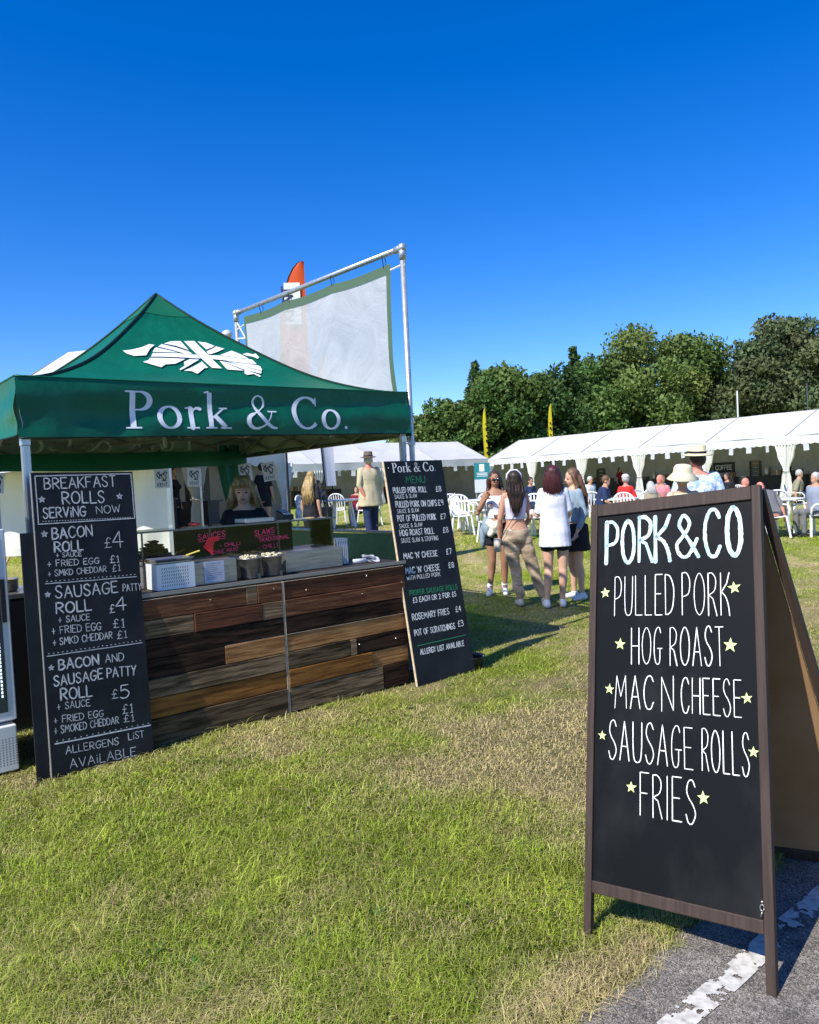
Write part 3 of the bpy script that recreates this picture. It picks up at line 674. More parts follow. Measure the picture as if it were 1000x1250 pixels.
def write_serif(mb, s, x0, y0, x1, h, fmap, lsp=.06, thick=1.0):
    adv = [SERIF[c][0]+lsp for c in s]; tot = sum(adv)-lsp; sc = (x1-x0)/tot; x = 0
    for c, a in zip(s, adv):
        for st in SERIF[c][1]:
            if len(st) == 2 and st[0][2] == 0: continue
            pts = [(x0+(x+p[0])*sc, y0+p[1]*h) for p in st]; ws = [p[2]*h*thick for p in st]
            if len(st) in (3, 4, 5):
                q = catmull([(p[0], p[1], w_) for p, w_ in zip(pts, ws)], 5); pts = [(v[0], v[1]) for v in q]; ws = [float(v[2]) for v in q]
            if len(pts) == 2: pts = [tuple(np.array(pts[0])*(1-t)+np.array(pts[1])*t) for t in np.linspace(0, 1, 7)]; ws = [ws[0]*(1-t)+ws[-1]*t for t in np.linspace(0, 1, 7)]
            ribbon(mb, pts, ws, fmap, caps=(c == '.' or ws[-1] > .05*h and c in 'r&'))
        x += a
def star(mb, cx, cy, r, fmap, rot=0.0, inner=.45):
    P = []
    for k in range(10):
        a = PI/2+k*PI/5+rot; q = r*(1 if k % 2 == 0 else inner)*rnd.uniform(.92, 1.08); P.append((cx+q*math.cos(a), cy+q*math.sin(a)))
    vs = [fmap(cx, cy)]+[fmap(*p) for p in P]; mb.add(vs, [(0, 1+k, 1+(k+1) % 10) for k in range(10)])
def star_open(mb, cx, cy, r, w, fmap):
    P = [(cx+r*math.cos(PI/2+k*4*PI/5)*rnd.uniform(.85, 1.1), cy+r*math.sin(PI/2+k*4*PI/5)*rnd.uniform(.85, 1.1)) for k in range(6)]
    for i in range(5): ribbon(mb, [P[i], P[i+1]], w, fmap)

def text_part(parent, name, m_, fn):
    """one line of writing = one part"""
    mb = MB(); fn(mb); return mb.build(name, m_, parent)

# ------------------------------------------------------------ the green canopy
MS = Matrix(((SU[0], SN[0], 0, STALL_P[0]), (SU[1], SN[1], 0, STALL_P[1]), (0, 0, 1, 0), (0, 0, 0, 1)))
def SW(u, n_, z=0.0): return MS @ Vector((u, n_, z))
STALL_RZ = math.atan2(SU[1], SU[0])
tent = empty('canopy_tent', M=MS, label='green pop-up canopy tent with white pig emblem over the food counter', cat='canopy tent')
EZ, PKZ, LT = 2.34, 3.315, 3.0
def roof_z(k): return EZ+(PKZ-EZ)*k**1.65
def side_pt(side, a, b):
    """side 0 front,1 right,2 back,3 left; a runs along the eave from its left end, b inwards"""
    if side == 0: return (a, b)
    if side == 1: return (LT-b, a)
    if side == 2: return (LT-a, LT-b)
    return (b, LT-a)
def roof_surf(side, s, k, lift=0.0):
    b = 1.5*k; a = b+(LT-2*b)*s; x, y = side_pt(side, a, b)
    wr = 0.006*math.sin(a*7+side)*(1-k)*k*4 + 0.010*noise.noise(Vector((a*2.1, b*1.4, side*5.0)))*(4*s*(1-s))*(1 if k > 0.02 else 0) + .010*math.sin(s*34+side)*max(0, k-.45)*(1-k)*4*.5
    return Vector((x, y, roof_z(k)+wr+lift-0.02*4*s*(1-s)*(1-k)*4*k))
for side in range(4):
    mb = MB(); mb.sheet(lambda i, j: roof_surf(side, i, j*0.88), 30, 26); mb.build('roof_panel', GREEN, tent, True)
    mb = MB(); mb.sheet(lambda i, j: roof_surf(side, i, 0.86+j*0.14, 0.006), 6, 5); mb.build('roof_cap', GREEN_PALE, tent, True)
    mb = MB(); mb.sheet(lambda i, j: roof_surf(side, i, j*0.9, -0.03), 16, 12); mb.build('roof_lining', GREEN_LINING, tent, True)
    mb = MB(); mb.tube([roof_surf(side, 0, k/24, 0.004) for k in range(25)], 0.012, 6); mb.build('hip_seam', GREEN_DARK, tent, True)
def val_off(side, a, t):
    """outward swing of the valance; t = 0 top, 1 bottom"""
    return 0.012+t*(0.035*noise.noise(Vector((a*1.7, side*3.1, t*.8)))+.02*noise.noise(Vector((a*4.5, side*3.1, t*2.5)))+0.012*math.sin(a*9+side)*t) + 0.012*math.sin(t*7+a*1.3)*t*(1-t)*4
def val_z(side, a, t):
    droop = 0.03*t*(1-a/LT if side == 0 else .5)
    return EZ+0.004-t*0.335-droop
for side in range(4):
    def fv(i, t):
        a = i*(LT+.02)-.01; o = val_off(side, a, t)
        if side == 0: return Vector((a, -o, val_z(side, a, t)))
        if side == 1: return Vector((LT+o, a, val_z(side, a, t)))
        if side == 2: return Vector((LT-a, LT+o, val_z(side, a, t)))
        return Vector((-o, LT-a, val_z(side, a, t)))
    va = MB().sheet(fv, 60, 10).build('valance', GREEN, tent, True)
    if side == 0: front_val = va
    if side:
        MB().sheet(lambda i, t: fv(i, t)+Vector({1: (-.03, 0, 0), 2: (0, -.03, 0), 3: (.03, 0, 0)}[side])+Vector((0, 0, .01*t)), 30, 6).build('valance_lining', GREEN_LINING, va, True)
    for t_e in (0.0, 1.0): MB().tube([fv(i, t_e)+Vector((0, 0, -.004 if t_e else .002)) for i in np.linspace(0, 1, 61)], .0055, 5).build('hem', GREEN_DARK if t_e else GREEN, va, True)
# big name on the front valance
mb = MB()
def fval(u, z):
    t = (EZ+.004-z)/(.335+.03*(1-u/LT)); return Vector((u, -val_off(0, u, t)-0.004, z))
write_serif(mb, 'Pork & Co.', 0.645, 2.036, 2.40, 0.243, fval)
mb.build('lettering', SILVER, front_val)
# the flag pig: one sheet of print cut into its pieces, laid on the front roof panel
mb = MB()
def froof(a, b):
    k = b/1.5; s = (a-b)/(LT-2*b); p = roof_surf(0, s, k, 0.012); return p
def fine_poly(P):
    c = np.mean(P, 0); out = []
    for i in range(len(P)):
        A = np.array(P[i]); B = np.array(P[(i+1) % len(P)])
        for t in np.linspace(0, 1, 5)[:-1]: out.append(A+(B-A)*t)
    return c, out
for P in PIG_SHAPES:
    bm = bmesh.new(); vs = [bm.verts.new((x, y, 0)) for x, y in P]; f = bm.faces.new(vs)
    bmesh.ops.triangulate(bm, faces=[f]); bmesh.ops.subdivide_edges(bm, edges=bm.edges[:], cuts=3, use_grid_fill=True)
    bm.verts.ensure_lookup_table(); bm.verts.index_update()
    mb.add([froof(v.co.x, v.co.y) for v in bm.verts], [tuple(v.index for v in f.verts) for f in bm.faces]); bm.free()
front_panel = [o for o in kids(tent) if o.name.startswith('roof_panel')][0]
mb.build('pig_emblem', WHITEPRINT, front_panel)
# legs, feet, scissor struts
for (u, v) in ((0.035, 0.04), (2.965, 0.04), (0.035, 2.965), (2.965, 2.965)):
    mb = MB(); mb.box(u-.021, u+.021, v-.021, v+.021, 0.0, 2.28)
    for d in (-.011, .011):
        mb.box(u+d-.003, u+d+.003, v-.0245, v+.0245, 0.02, 2.28); mb.box(u-.0245, u+.0245, v+d-.003, v+d+.003, 0.02, 2.28)
    lg = mb.build('leg', ALU if u < 1 or v > 1 else GALV, tent)
    MB().box(u-.045, u+.045, v-.045, v+.045, 0.0, 0.012).build('foot_plate', STEEL_DARK, lg)
    MB().box(u-.027, u+.027, v-.027, v+.027, 1.93, 1.99).build('slider', ALU, lg, bevel=.005)
def xs(p0, p1, nseg=4, z0=1.985, z1=2.2):
    p0 = Vector(p0); p1 = Vector(p1)
    for i in range(nseg):
        a = p0.lerp(p1, i/nseg); b = p0.lerp(p1, (i+1)/nseg)
        sd_ = (p1-p0).normalized().cross(Vector((0, 0, 1)))*0.012
        for s_, (za, zb) in ((1, (z0, z1)), (-1, (z1, z0))):
            MB().bar(Vector((a.x, a.y, za))+sd_*s_, Vector((b.x, b.y, zb))+sd_*s_, .012, .026).build('truss_bar', TRUSS, tent)
xs((.04, .05, 0), (2.96, .05, 0)); xs((.04, 2.95, 0), (2.96, 2.95, 0)); xs((.05, .04, 0), (.05, 2.96, 0)); xs((2.95, .04, 0), (2.95, 2.96, 0))
MB().tube([(1.5, 1.5, 2.0), (1.5, 1.5, 3.25)], .02, 10).build('centre_pole', ALU, tent)
for a, b in (((.1, 1.5), (1.48, 1.5)), ((1.52, 1.5), (2.9, 1.5)), ((1.5, .1), (1.5, 1.48)), ((1.5, 1.52), (1.5, 2.9))):
    MB().bar((*a, 2.06), (*b, 2.12), .012, .026).build('truss_bar', TRUSS, tent)
MB().bar((2.99, .06, 1.99), (2.99, 2.94, 1.97), .03, .03).build('side_rail', STEEL_DARK, tent)
# back curtain panel and side half wall
MB().sheet(lambda i, t: Vector((3.0*i, 2.91+.015*math.sin(i*23), 2.035-.172*t+.012*math.sin(i*9)*t)), 50, 4).build('rolled_back_wall', GREEN, tent, True)
mb = MB(); write_serif(mb, 'Pork & Co.', .62, 2.05, 2.4, .22, lambda x, z: Vector((x, 2.955, z)))
mb.v = [(3.02-v[0], v[1], v[2]) for v in mb.v]; mb.build('reversed_lettering', mat('pale_show_through', (.55, .62, .57), .7), tent)
def fcurt(i, t):
    w = 0.36-0.22*min(t*1.1, 1)**1.4; u = 3.0-w*(1-i); return Vector((u, 2.95+.02*math.sin(i*16), 2.1-t*1.2))
MB().sheet(fcurt, 24, 14).build('back_curtain', GREEN, tent, True)
def fhalf(i, t): return Vector((2.985+.012*math.sin(i*9+t*2)*t, .06+i*2.85, 1.165-.02*math.sin(i*PI)*(1-t)-t*1.1))
MB().sheet(fhalf, 40, 10).build('side_half_wall', GREEN, tent, True)
MB().tube([(2.97, .04, 1.17), (2.97, 2.95, 1.17)], .014, 8).build('side_rail', ALU, tent)

# ------------------------------------------------------------ counter clad in old planks
def wood(name, a, b, c=None):
    M = mat(name, a, 0.85, 0.10, col2=b, scale=3.2, stretch=(1.0, 8, 13), detail=12, lo=.40, hi=.60, bump=.7, bscale=5, bdist=.006, rnd_amt=1)
    return M
W_RED = wood('plank_red_brown', (0.095, 0.036, 0.018), (0.21, 0.09, 0.042))
W_RED2 = wood('plank_rust', (0.15, 0.055, 0.026), (0.075, 0.032, 0.018))
W_GREY = wood('plank_weathered_grey', (0.065, 0.042, 0.022), (0.26, 0.17, 0.09))
W_DARK = wood('plank_near_black', (0.014, 0.008, 0.005), (0.055, 0.030, 0.018))
W_ORANGE = wood('plank_orange_pine', (0.46, 0.23, 0.085), (0.26, 0.11, 0.035))
W_AMBER = wood('plank_amber', (0.30, 0.13, 0.03), (0.15, 0.06, 0.016))
W_GREEN = wood('plank_dark_olive', (0.038, 0.026, 0.013), (0.15, 0.10, 0.052))
W_PALE = wood('plank_pale_knot', (0.27, 0.18, 0.10), (0.16, 0.09, 0.045))
EDGE = mat('raw_timber_edge', (0.72, 0.58, 0.40), .7, col2=(.5, .38, .24), scale=30)
counter = empty('serving_counter', M=MS, label='serving counter clad in reclaimed brown and black planks', cat='counter')
MB().box(.12, 2.66, -.245, .33, .01, .94).build('carcass', BLACK, counter)
MB().box(.10, 2.69, -.262, .36, .945, .975).build('worktop', mat('dark_worktop', (.035, .028, .024), .6), counter, bevel=.003)
MB().box(.10, 2.69, -.272, -.2625, .955, .979).build('worktop_edge', mat('worn_edge', (.30, .27, .22), .5, .4, .2), counter)
rows = [0.940, 0.812, 0.690, 0.565, 0.440, 0.315, 0.185, 0.01]
PLK = [[(.12, 1.285, W_RED), (1.289, 1.37, W_PALE), (1.374, 1.562, W_RED), (1.585, 2.67, W_RED2)],
       [(.12, .905, W_GREY), (.909, 1.40, W_RED2), (1.403, 1.562, W_PALE), (1.585, 2.67, W_RED)],
       [(.12, 1.562, W_DARK), (1.585, 2.67, W_DARK)],
       [(.12, 1.105, W_DARK), (1.109, 1.562, W_ORANGE), (1.585, 2.67, W_ORANGE)],
       [(.12, 1.562, W_GREY), (1.585, 2.118, W_GREEN), (2.122, 2.175, W_PALE), (2.179, 2.67, W_DARK)],
       [(.12, 1.562, W_AMBER), (1.585, 2.318, W_AMBER), (2.322, 2.67, W_ORANGE)],
       [(.12, 1.562, W_GREEN), (1.585, 2.41, W_GREY), (2.414, 2.67, W_DARK)]]
pr = random.Random(3)
for r_i, row in enumerate(PLK):
    z1, z0 = rows[r_i], rows[r_i+1]
    for (a, b, m_) in row:
        cx, cz = (a+b)/2, (z0+z1)/2; pro = pr.uniform(0, .013)
        mb = MB(); nx_ = max(2, int((b-a)/.08)); hw, hh = (b-a)/2, (z1-z0)/2-.0028
        # plank with slightly uneven sawn edges
        tops = []; 
        for i in range(nx_+1):
            x = -hw+2*hw*i/nx_; e1 = hh+noise.noise(Vector((x*3+r_i, 1, 0)))*.0025; e0 = -hh+noise.noise(Vector((x*3, r_i, 4)))*.0025
            tops += [(x, -.012, e0), (x, -.012, e1), (x, .010, e1), (x, .010, e0)]
        fs = []
        for i in range(nx_):
            o = i*4
            for k in range(4): fs.append((o+k, o+(k+1) % 4, o+4+(k+1) % 4, o+4+k))
        fs += [(0, 3, 2, 1), (nx_*4, nx_*4+1, nx_*4+2, nx_*4+3)]; mb.add(tops, fs)
        o = mb.build('plank', m_, counter, bevel=.0025, loc=(cx, -.257-pro, cz)); o.rotation_euler = (0, pr.uniform(-.0015, .0015), 0)
for u_ in (1.568, 1.579): MB().box(u_-.003, u_+.003, -.276, -.246, .01, .944).build('panel_edge', EDGE, counter)
for (a, b, z) in ((1.109, 1.56, .567), (1.586, 2.66, .567), (.3, 1.56, .942), (1.586, 2.66, .942)): MB().box(a, b, -.276, -.268, z-.003, z).build('pale_edge' if 0 else 'sawn_edge', EDGE, counter)  # pale timber strips along some plank edges
for (u_, z) in ((1.026, .885), (1.76, .86), (2.3, .9), (2.25, .77), (1.5, .9), (2.2, .39), (2.55, .38)):
    MB().ball((u_, -.276, z), (.006, .004, .006), 8, 5).build('screw_head', STEEL, counter)

# ------------------------------------------------------------ things on the counter
GLASS = glass_mat('clear_glass', (.88, .90, .885), .03)
case = empty('glass_display_case', M=MS, label='steel and glass food case with pink pen menu on its front glass', cat='display case')
MB().box(.62, 2.22, .0, .34, .976, 1.13).build('steel_base', STEEL, case, bevel=.004)
fg = MB().box(.64, 2.20, -.001, .003, 1.135, 1.345).build('front_glass', GLASS, case)
MB().box(2.195, 2.2, .006, .34, 1.135, 1.345).build('side_glass', GLASS, case)
MB().box(.60, 2.215, -.02, .345, 1.348, 1.354).build('top_glass', GLASS, case)
for u_ in (.64, .70, 1.18, 1.72, 2.19): MB().box(u_-.005, u_+.005, .004, .014, 1.13, 1.348).build('upright', STEEL_DARK, case)
MB().box(.60, 2.215, -.026, -.0205, 1.345, 1.357).build('front_trim', STEEL_DARK, case)
MB().box(1.0, 1.95, .2, .215, 1.13, 1.34).build('rear_panel', mat('dark_green_acrylic', (.02, .022, .022), .7, .08), case)
fm = lambda x, z: Vector((x, -.004, z))
for a_ in (('SAUCES', 1.085, 1.27, 1.29, 1.28, .038, .005), ('- CHILLI', 1.24, 1.205, 1.40, 1.21, .024, .0035), ('CHIVE MAYO', 1.19, 1.16, 1.38, 1.17, .026, .0035),
           ('SLAWS', 1.52, 1.265, 1.68, 1.275, .038, .005), ('TRADITIONAL', 1.55, 1.215, 1.80, 1.225, .028, .004), ('- CHILLI', 1.54, 1.16, 1.70, 1.17, .028, .004)):
    text_part(fg, 'pen_lettering', PENPINK, lambda mb: write(mb, *a_, fm))
mb = MB()
ribbon(mb, [(1.085, 1.258), (1.29, 1.266)], .003, fm); ribbon(mb, [(1.52, 1.253), (1.68, 1.262)], .003, fm)
mb.build('underline', PENPINK, fg)
arrow = MB(); pts = [(1.115, 1.22), (1.16, 1.275), (1.235, 1.285), (1.235, 1.255), (1.20, 1.25), (1.19, 1.22), (1.185, 1.155)]
arrow.add([(x, y_, z) for y_ in (-.012, -.008) for x, z in pts], [tuple(range(7)), tuple(range(13, 6, -1))]+[(i, (i+1) % 7, 7+(i+1) % 7, 7+i) for i in range(7)])
o = arrow.build('card_arrow', RED); o.matrix_world = MS; tag(o, 'bright red bent arrow stuck on the front of the glass case', 'arrow sign')
# pulled pork heap in a tray
PORK = mat('pulled_pork', (0.22, 0.11, 0.045), .6, .3, col2=(0.07, 0.028, 0.012), scale=30, bump=.8, bscale=40, bdist=.01)
pk = MB()
for i in range(420):
    a = pr.uniform(0, 2*PI); rr2 = pr.random()**.6; x = .82+.15*rr2*math.cos(a); y = .15+.09*rr2*math.sin(a); z = 1.15+.15*(1-rr2)*pr.uniform(.4, 1.1)
    pk.ball((x, y, z), (pr.uniform(.015, .045), pr.uniform(.005, .011), pr.uniform(.004, .009)), 6, 4, Matrix.Rotation(pr.uniform(0, 3), 3, 'Z') @ Matrix.Rotation(pr.uniform(-.6, .6), 3, 'X'))
o = pk.build('pulled_pork_heap', PORK, None, True); o.matrix_world = MS; tag(o, 'brown heap of shredded pork behind the left glass of the case', 'pulled pork')
tr = empty('steel_tray', M=MS, label='shallow steel tray with yellow tongs, in front of the pork heap', cat='tray')
mb = MB(); mb.box(.72, .94, -.19, -.06, 1.148, 1.158).build('tray_floor', STEEL, tr)
MB().add([(.70, -.21, 1.178), (.96, -.21, 1.178), (.96, -.04, 1.178), (.70, -.04, 1.178), (.72, -.19, 1.158), (.94, -.19, 1.158), (.94, -.06, 1.158), (.72, -.06, 1.158)], [(0, 1, 5, 4), (1, 2, 6, 5), (2, 3, 7, 6), (3, 0, 4, 7)]).build('tray_rim', STEEL, tr, solid=.003)
MB().tube([(.95, -.1, 1.18), (1.04, -.12, 1.205)], .006, 6).build('tongs', mat('yellow_handle', (.75, .6, .12), .5), tr)
# perforated box
pbx = empty('perforated_box', M=MS, label='white metal box with rows of slanted slots on the counter', cat='box')
MB().box(.70, .955, -.215, -.205, .98, 1.145).build('front_panel', WHITEALU, pbx); MB().box(.70, .71, -.204, -.03, .98, 1.145).build('side_panel', WHITEALU, pbx)
MB().box(.945, .955, -.204, -.03, .98, 1.145).build('side_panel', WHITEALU, pbx); MB().box(.711, .944, -.04, -.03, .98, 1.145).build('back_panel', WHITEALU, pbx)
mb = MB()
for r_ in range(6):
    for c_ in range(12):
        x = .73+c_*.0155; z = 1.0+r_*.022; mb.add([(x, -.2165, z), (x+.004, -.2165, z), (x+.012, -.2165, z+.014), (x+.008, -.2165, z+.014)], [(0, 1, 2, 3)])
mb.build('slots', RUBBER, pbx)
sb = empty('steel_box', M=MS, label='plain steel box carrying a printed sheet, beside the slotted box', cat='box')
MB().box(.965, 1.27, -.19, -.03, .978, 1.135).build('body', STEEL, sb, bevel=.004)
nt = MB().box(1.03, 1.175, -.1945, -.193, .99, 1.13).build('notice', PAPER, sb)
mb = MB(); fm = lambda x, z: Vector((x, -.1955, z))
for i in range(9): ribbon(mb, [(1.045, 1.115-i*.013), (1.045+pr.uniform(.06, .115), 1.115-i*.013)], .002, fm, False)
mb.build('print', PAPER_INK, nt)
# bain-marie pots
def pot(u_, label, fill):
    o = empty('metal_pot', M=MS @ Matrix.Translation((u_, -.13, .977)), label=label, cat='pot', group='two steel pots of toppings on the counter')
    MB().lathe([(.058, 0), (.064, .01), (.074, .135), (.084, .14), (.084, .145), (.073, .146), (.062, .02)], 24).build('pot_body', STEEL, o, True)
    mb = MB()
    for i in range(70):
        a = pr.uniform(0, 2*PI); r_ = .07*pr.random()**.5; mb.ball((r_*math.cos(a), r_*math.sin(a), .142+pr.uniform(-.005, .018)), (.012, .008, .007), 6, 4, Matrix.Rotation(pr.uniform(0, 3), 3, 'Z'))
    mb.build('topping', fill, o, True)
    mb = MB(); mb.box(.02, .04, -.078, -.0725, .0, .035).build('label_tab', STEEL_DARK, o)
ONION = mat('pale_slaw', (.7, .64, .48), .6, col2=(.5, .42, .25), scale=40)
pot(1.40, 'left steel pot heaped with pale slaw in front of the glass case', ONION); pot(1.575, 'right steel pot heaped with pale slaw in front of the glass case', ONION)
sb2 = empty('steel_warmer', M=MS, label='wide steel food warmer at the right end of the counter', cat='food warmer')
MB().box(1.70, 2.20, -.11, -.006, .978, 1.13).build('body', STEEL, sb2, bevel=.006)
MB().box(2.225, 2.33, .0, .33, .978, 1.18).build('side_cover', mat('ribbed_grey_plastic', (.35, .38, .38), .45), sb2)
for i in range(6): MB().box(2.226+i*.0175, 2.232+i*.0175, -.006, -.0005, .98, 1.17).build('rib', WHITEALU, sb2)
# card reader, bottle, napkins
cdr = empty('card_reader', M=MS @ Matrix.Translation((1.84, .10, 1.359)), label='black card payment terminal standing on top of the glass case', cat='card reader')
MB().add([(-.045, -.05, 0), (.045, -.05, 0), (.045, .07, 0), (-.045, .07, 0), (-.045, -.05, .035), (.045, -.05, .035), (.045, .07, .075), (-.045, .07, .075)], [(0, 3, 2, 1), (4, 5, 6, 7), (0, 1, 5, 4), (1, 2, 6, 5), (2, 3, 7, 6), (3, 0, 4, 7)]).build('body', RUBBER, cdr, bevel=.006)
MB().add([(-.03, .0, .0555), (.03, .0, .0555), (.03, .06, .0755), (-.03, .06, .0755)], [(0, 1, 2, 3)]).build('screen', mat('grey_screen', (.35, .42, .4), .2), cdr)
mb = MB()
for i in range(3):
    for j in range(3): mb.box(-.03+i*.022, -.015+j*0+i*.022, -.04+j*.013, -.031+j*.013, .037+j*.0043, .0415+j*.0043)
mb.build('keypad', WHITEPLASTIC, cdr)
bt = empty('sanitiser_bottle', M=MS @ Matrix.Translation((1.97, .12, 1.359)), label='small clear squeeze bottle beside the card reader', cat='bottle')
MB().lathe([(.022, 0), (.026, .01), (.026, .06), (.012, .08)], 14).build('body', mat('cloudy_plastic', (.7, .75, .75), .2, trans=.5), bt, True)
MB().lathe([(.010, .08), (.010, .10), (.004, .102), (.004, .115)], 10).build('cap', WHITEPLASTIC, bt, True)
np_ = empty('napkin_stack', M=MS @ Matrix.Translation((2.50, -.05, .977)), label='crumpled white napkins and a paper roll by the right end of the counter', cat='napkins')
for i in range(7):
    o = MB().sheet(lambda a, b: Vector((-.05+.1*a, -.04+.08*b, .012*math.sin(a*5+i)*math.cos(b*4+i)+.012)), 6, 6).build('napkin', PAPER, np_, True); o.location = (pr.uniform(-.02, .03), pr.uniform(-.02, .02), i*.006); o.rotation_euler = (pr.uniform(-.3, .3), pr.uniform(-.3, .3), pr.uniform(0, 3))
MB().tube([(-.16, 0, .02), (-.05, -.02, .02)], .016, 10).build('paper_roll', PAPER, np_, True)
glv = MB()
for i in range(4): glv.tube([(1.10+i*.012, .12, 1.372), (1.10+i*.012, .06+i*.004, 1.378)], .008, 6)
glv.ball((1.12, .15, 1.375), (.03, .03, .016)); o = glv.build('red_glove', mat('red_rubber', (.7, .08, .05), .4), None, True); o.matrix_world = MS; tag(o, 'crumpled red rubber glove lying on top of the glass case', 'glove')
box2 = MB().box(1.5, 1.72, .06, .26, 1.359, 1.385).build('paper_tray', mat('cream_card', (.55, .52, .42), .6)); box2.matrix_world = MS; tag(box2, 'flat cream card tray on top of the glass case, in front of the vendor', 'tray')

# prep table seen past the left leg
pt = empty('prep_table', M=MS, label='steel prep table behind the left canopy leg', cat='table')
MB().box(-.9, .45, .75, 1.3, .93, .965).build('table_top', STEEL, pt, bevel=.004)
MB().box(-.9, .45, .78, 1.27, .35, .37).build('shelf', STEEL_DARK, pt)
for (u_, v_) in ((-.86, .79), (.41, .79), (-.86, 1.26), (.41, 1.26)): MB().box(u_-.018, u_+.018, v_-.018, v_+.018, 0, .93).build('leg', STEEL, pt)
MB().box(-.9, .45, .752, .76, .04, .93).build('front_panel', BLACK, pt)  # dark sheet added to stand in for the darkness under the table
pn = empty('serving_pan', M=MS @ Matrix.Translation((.03, 1.0, .966)), label='round steel pan of orange food with a wooden spoon on the prep table', cat='pan')
MB().lathe([(.11, 0), (.12, .01), (.125, .085), (.13, .087), (.12, .086), (.11, .02)], 24).build('pan_body', STEEL, pn, True)
MB().lathe([(.115, .06), (.06, .09), (.01, .10)], 16).build('food', mat('orange_relish', (.5, .22, .07), .5, col2=(.6, .45, .25), scale=30), pn, True)
MB().tube([(.0, 0, .08), (.07, -.03, .24)], .007, 8).build('spoon', mat('pale_wood', (.6, .42, .25), .6), pn)

# ------------------------------------------------------------ flyers with the county emblem hung round the tent
def flyer(name, M, label, w=.15, h=.2):
    f = MB().sheet(lambda i, j: Vector((-w/2+w*i, .004*math.sin(j*3+i*2), -h*j)), 4, 5).build('flyer', PAPER, None, True); f.matrix_world = M
    tag(f, label, 'flyer', 'county flyers hung around the stall')
    mb = MB(); fm = lambda x, z: Vector((x, -.004, z))
    q = random.Random(name)
    for sx_, pts in enumerate([[(-.04, -.03), (-.02, -.06), (.01, -.05), (.03, -.03), (.045, -.05)], [(-.03, -.09), (-.01, -.06), (.0, -.09), (.02, -.12)], [(.01, -.05), (.035, -.08), (.03, -.11)], [(-.045, -.05), (-.04, -.08), (-.02, -.1)], [(-.02, -.03), (-.03, -.045)], [(.0, -.12), (.03, -.125)]]):
        ribbon(mb, catmull([(x*1.15, z) for x, z in pts], 4), .011, fm)
    mb.build('emblem', PAPER_INK, f)
    mb = MB(); write(mb, 'KENT', -.05, -.182, .05, -.182, .034, .005, fm); mb.build('lettering', PAPER_INK, f)
def flat_M(u_, v_, z, rot, tilt=0): return MS @ Matrix.Translation((u_, v_, z)) @ Matrix.Rotation(rot, 4, 'Z') @ Matrix.Rotation(tilt, 4, 'Y')
flyer('a', flat_M(2.02, 2.92, 1.86, -.15, .0), 'flyer at the back of the stall, left of the gap where a curtain hangs')
flyer('b', flat_M(2.38, 2.92, 1.86, .0, .05), 'flyer at the back of the stall, in front of the shaded tied curtain')
flyer('c', flat_M(2.93, 2.83, 1.89, -.8, -.12), 'flyer on the right side of the stall just above the vendor')
flyer('d', flat_M(2.93, 2.30, 1.88, -.8, -.15), 'flyer on the right side of the stall, further from the vendor')
flyer('e', flat_M(.45, 2.92, 1.87, .1, .1), 'flyer at the back of the stall, behind the left canopy leg', .14, .19)

# ------------------------------------------------------------ chalkboards leaning on the counter
def lean_board(name, u_, n_, w, h, al, tilt, label):
    tang = Vector((math.cos(tilt), 0, math.sin(tilt))); d = Vector((-math.sin(tilt)*math.cos(al), math.sin(al), math.cos(tilt)*math.cos(al)))
    inn = d.cross(tang) * -1
    M = Matrix((tang, tang.cross(d)*-1, d)).transposed().to_4x4(); M.translation = (u_, n_, 0.0)
    return empty(name, M=MS @ M, label=label, cat='menu board')
cb = lean_board('chalk_menu_board', -.037, -.377, .589, 1.768, .095, -.02, 'tall black breakfast menu board in white chalk, left of the counter')
pan = MB().box(0, .589, 0, .018, 0, 1.768).build('board_panel', CHALK, cb)
MB().box(-.0045, -.0005, -.001, .019, 0.0, 1.768).build('board_edge', mat('grey_board_edge', (.22, .22, .2), .6), cb)
MB().box(-.075, -.006, .022, .04, .0, 1.42).build('rear_board', CHALK, cb)
fm = lambda x, z: Vector((x, -.0015, z))
for it in CHALK_TEXT:
    if it[0] == '*': text_part(pan, 'star', CHALKWHITE, lambda mb: star_open(mb, it[1], it[2], it[3]*.95, .0055, fm)); continue
    s, x0, y0, x1, y1, h = it
    if s == '#F': continue
    if s == '#R':
        mb = MB(); wd = .0045 if y0 > .3 else .008
        ribbon(mb, [(x0+(x1-x0)*t, y0+(y1-y0)*t+rnd.uniform(-.001, .001)) for t in np.linspace(0, 1, 9)], wd, fm)
        for t in np.linspace(.02, .98, 22 if y0 > .3 else 17):
            cx, cy = x0+(x1-x0)*t, y0+(y1-y0)*t+.013+rnd.uniform(-.001, .002); ribbon(mb, [(cx-.002, cy), (cx+.002, cy)], .0055, fm)
        mb.build('dotted_rule', CHALKWHITE, pan); continue
    big = h > .055
    w_ = .0074 if (big and s not in ('BREAKFAST',)) else (.0068 if big else .0043)
    if s in ('£',): w_ = .005
    text_part(pan, 'chalk_lettering', CHALKWHITE, lambda mb: write(mb, s, x0, y0, x1, y1, h, w_*(1.15 if s in ('BACON', 'ROLL', 'ROLLS') else 1), fm, wob=.04))
mb = MB()
for a, b in (((.019, 1.747), (.578, 1.755)), ((.578, 1.755), (.580, 1.474)), ((.580, 1.474), (.0205, 1.466)), ((.0205, 1.466), (.019, 1.747))):
    ribbon(mb, [tuple(np.array(a)*(1-t)+np.array(b)*t+rnd.uniform(-.0008, .0008)) for t in np.linspace(0, 1, 8)], .0055, fm)
for t in np.linspace(.03, .97, 34): cx = .03+.54*t; ribbon(mb, [(cx-.002, 1.481), (cx+.002, 1.481)], .005, fm)
mb.build('chalk_border', CHALKWHITE, pan)

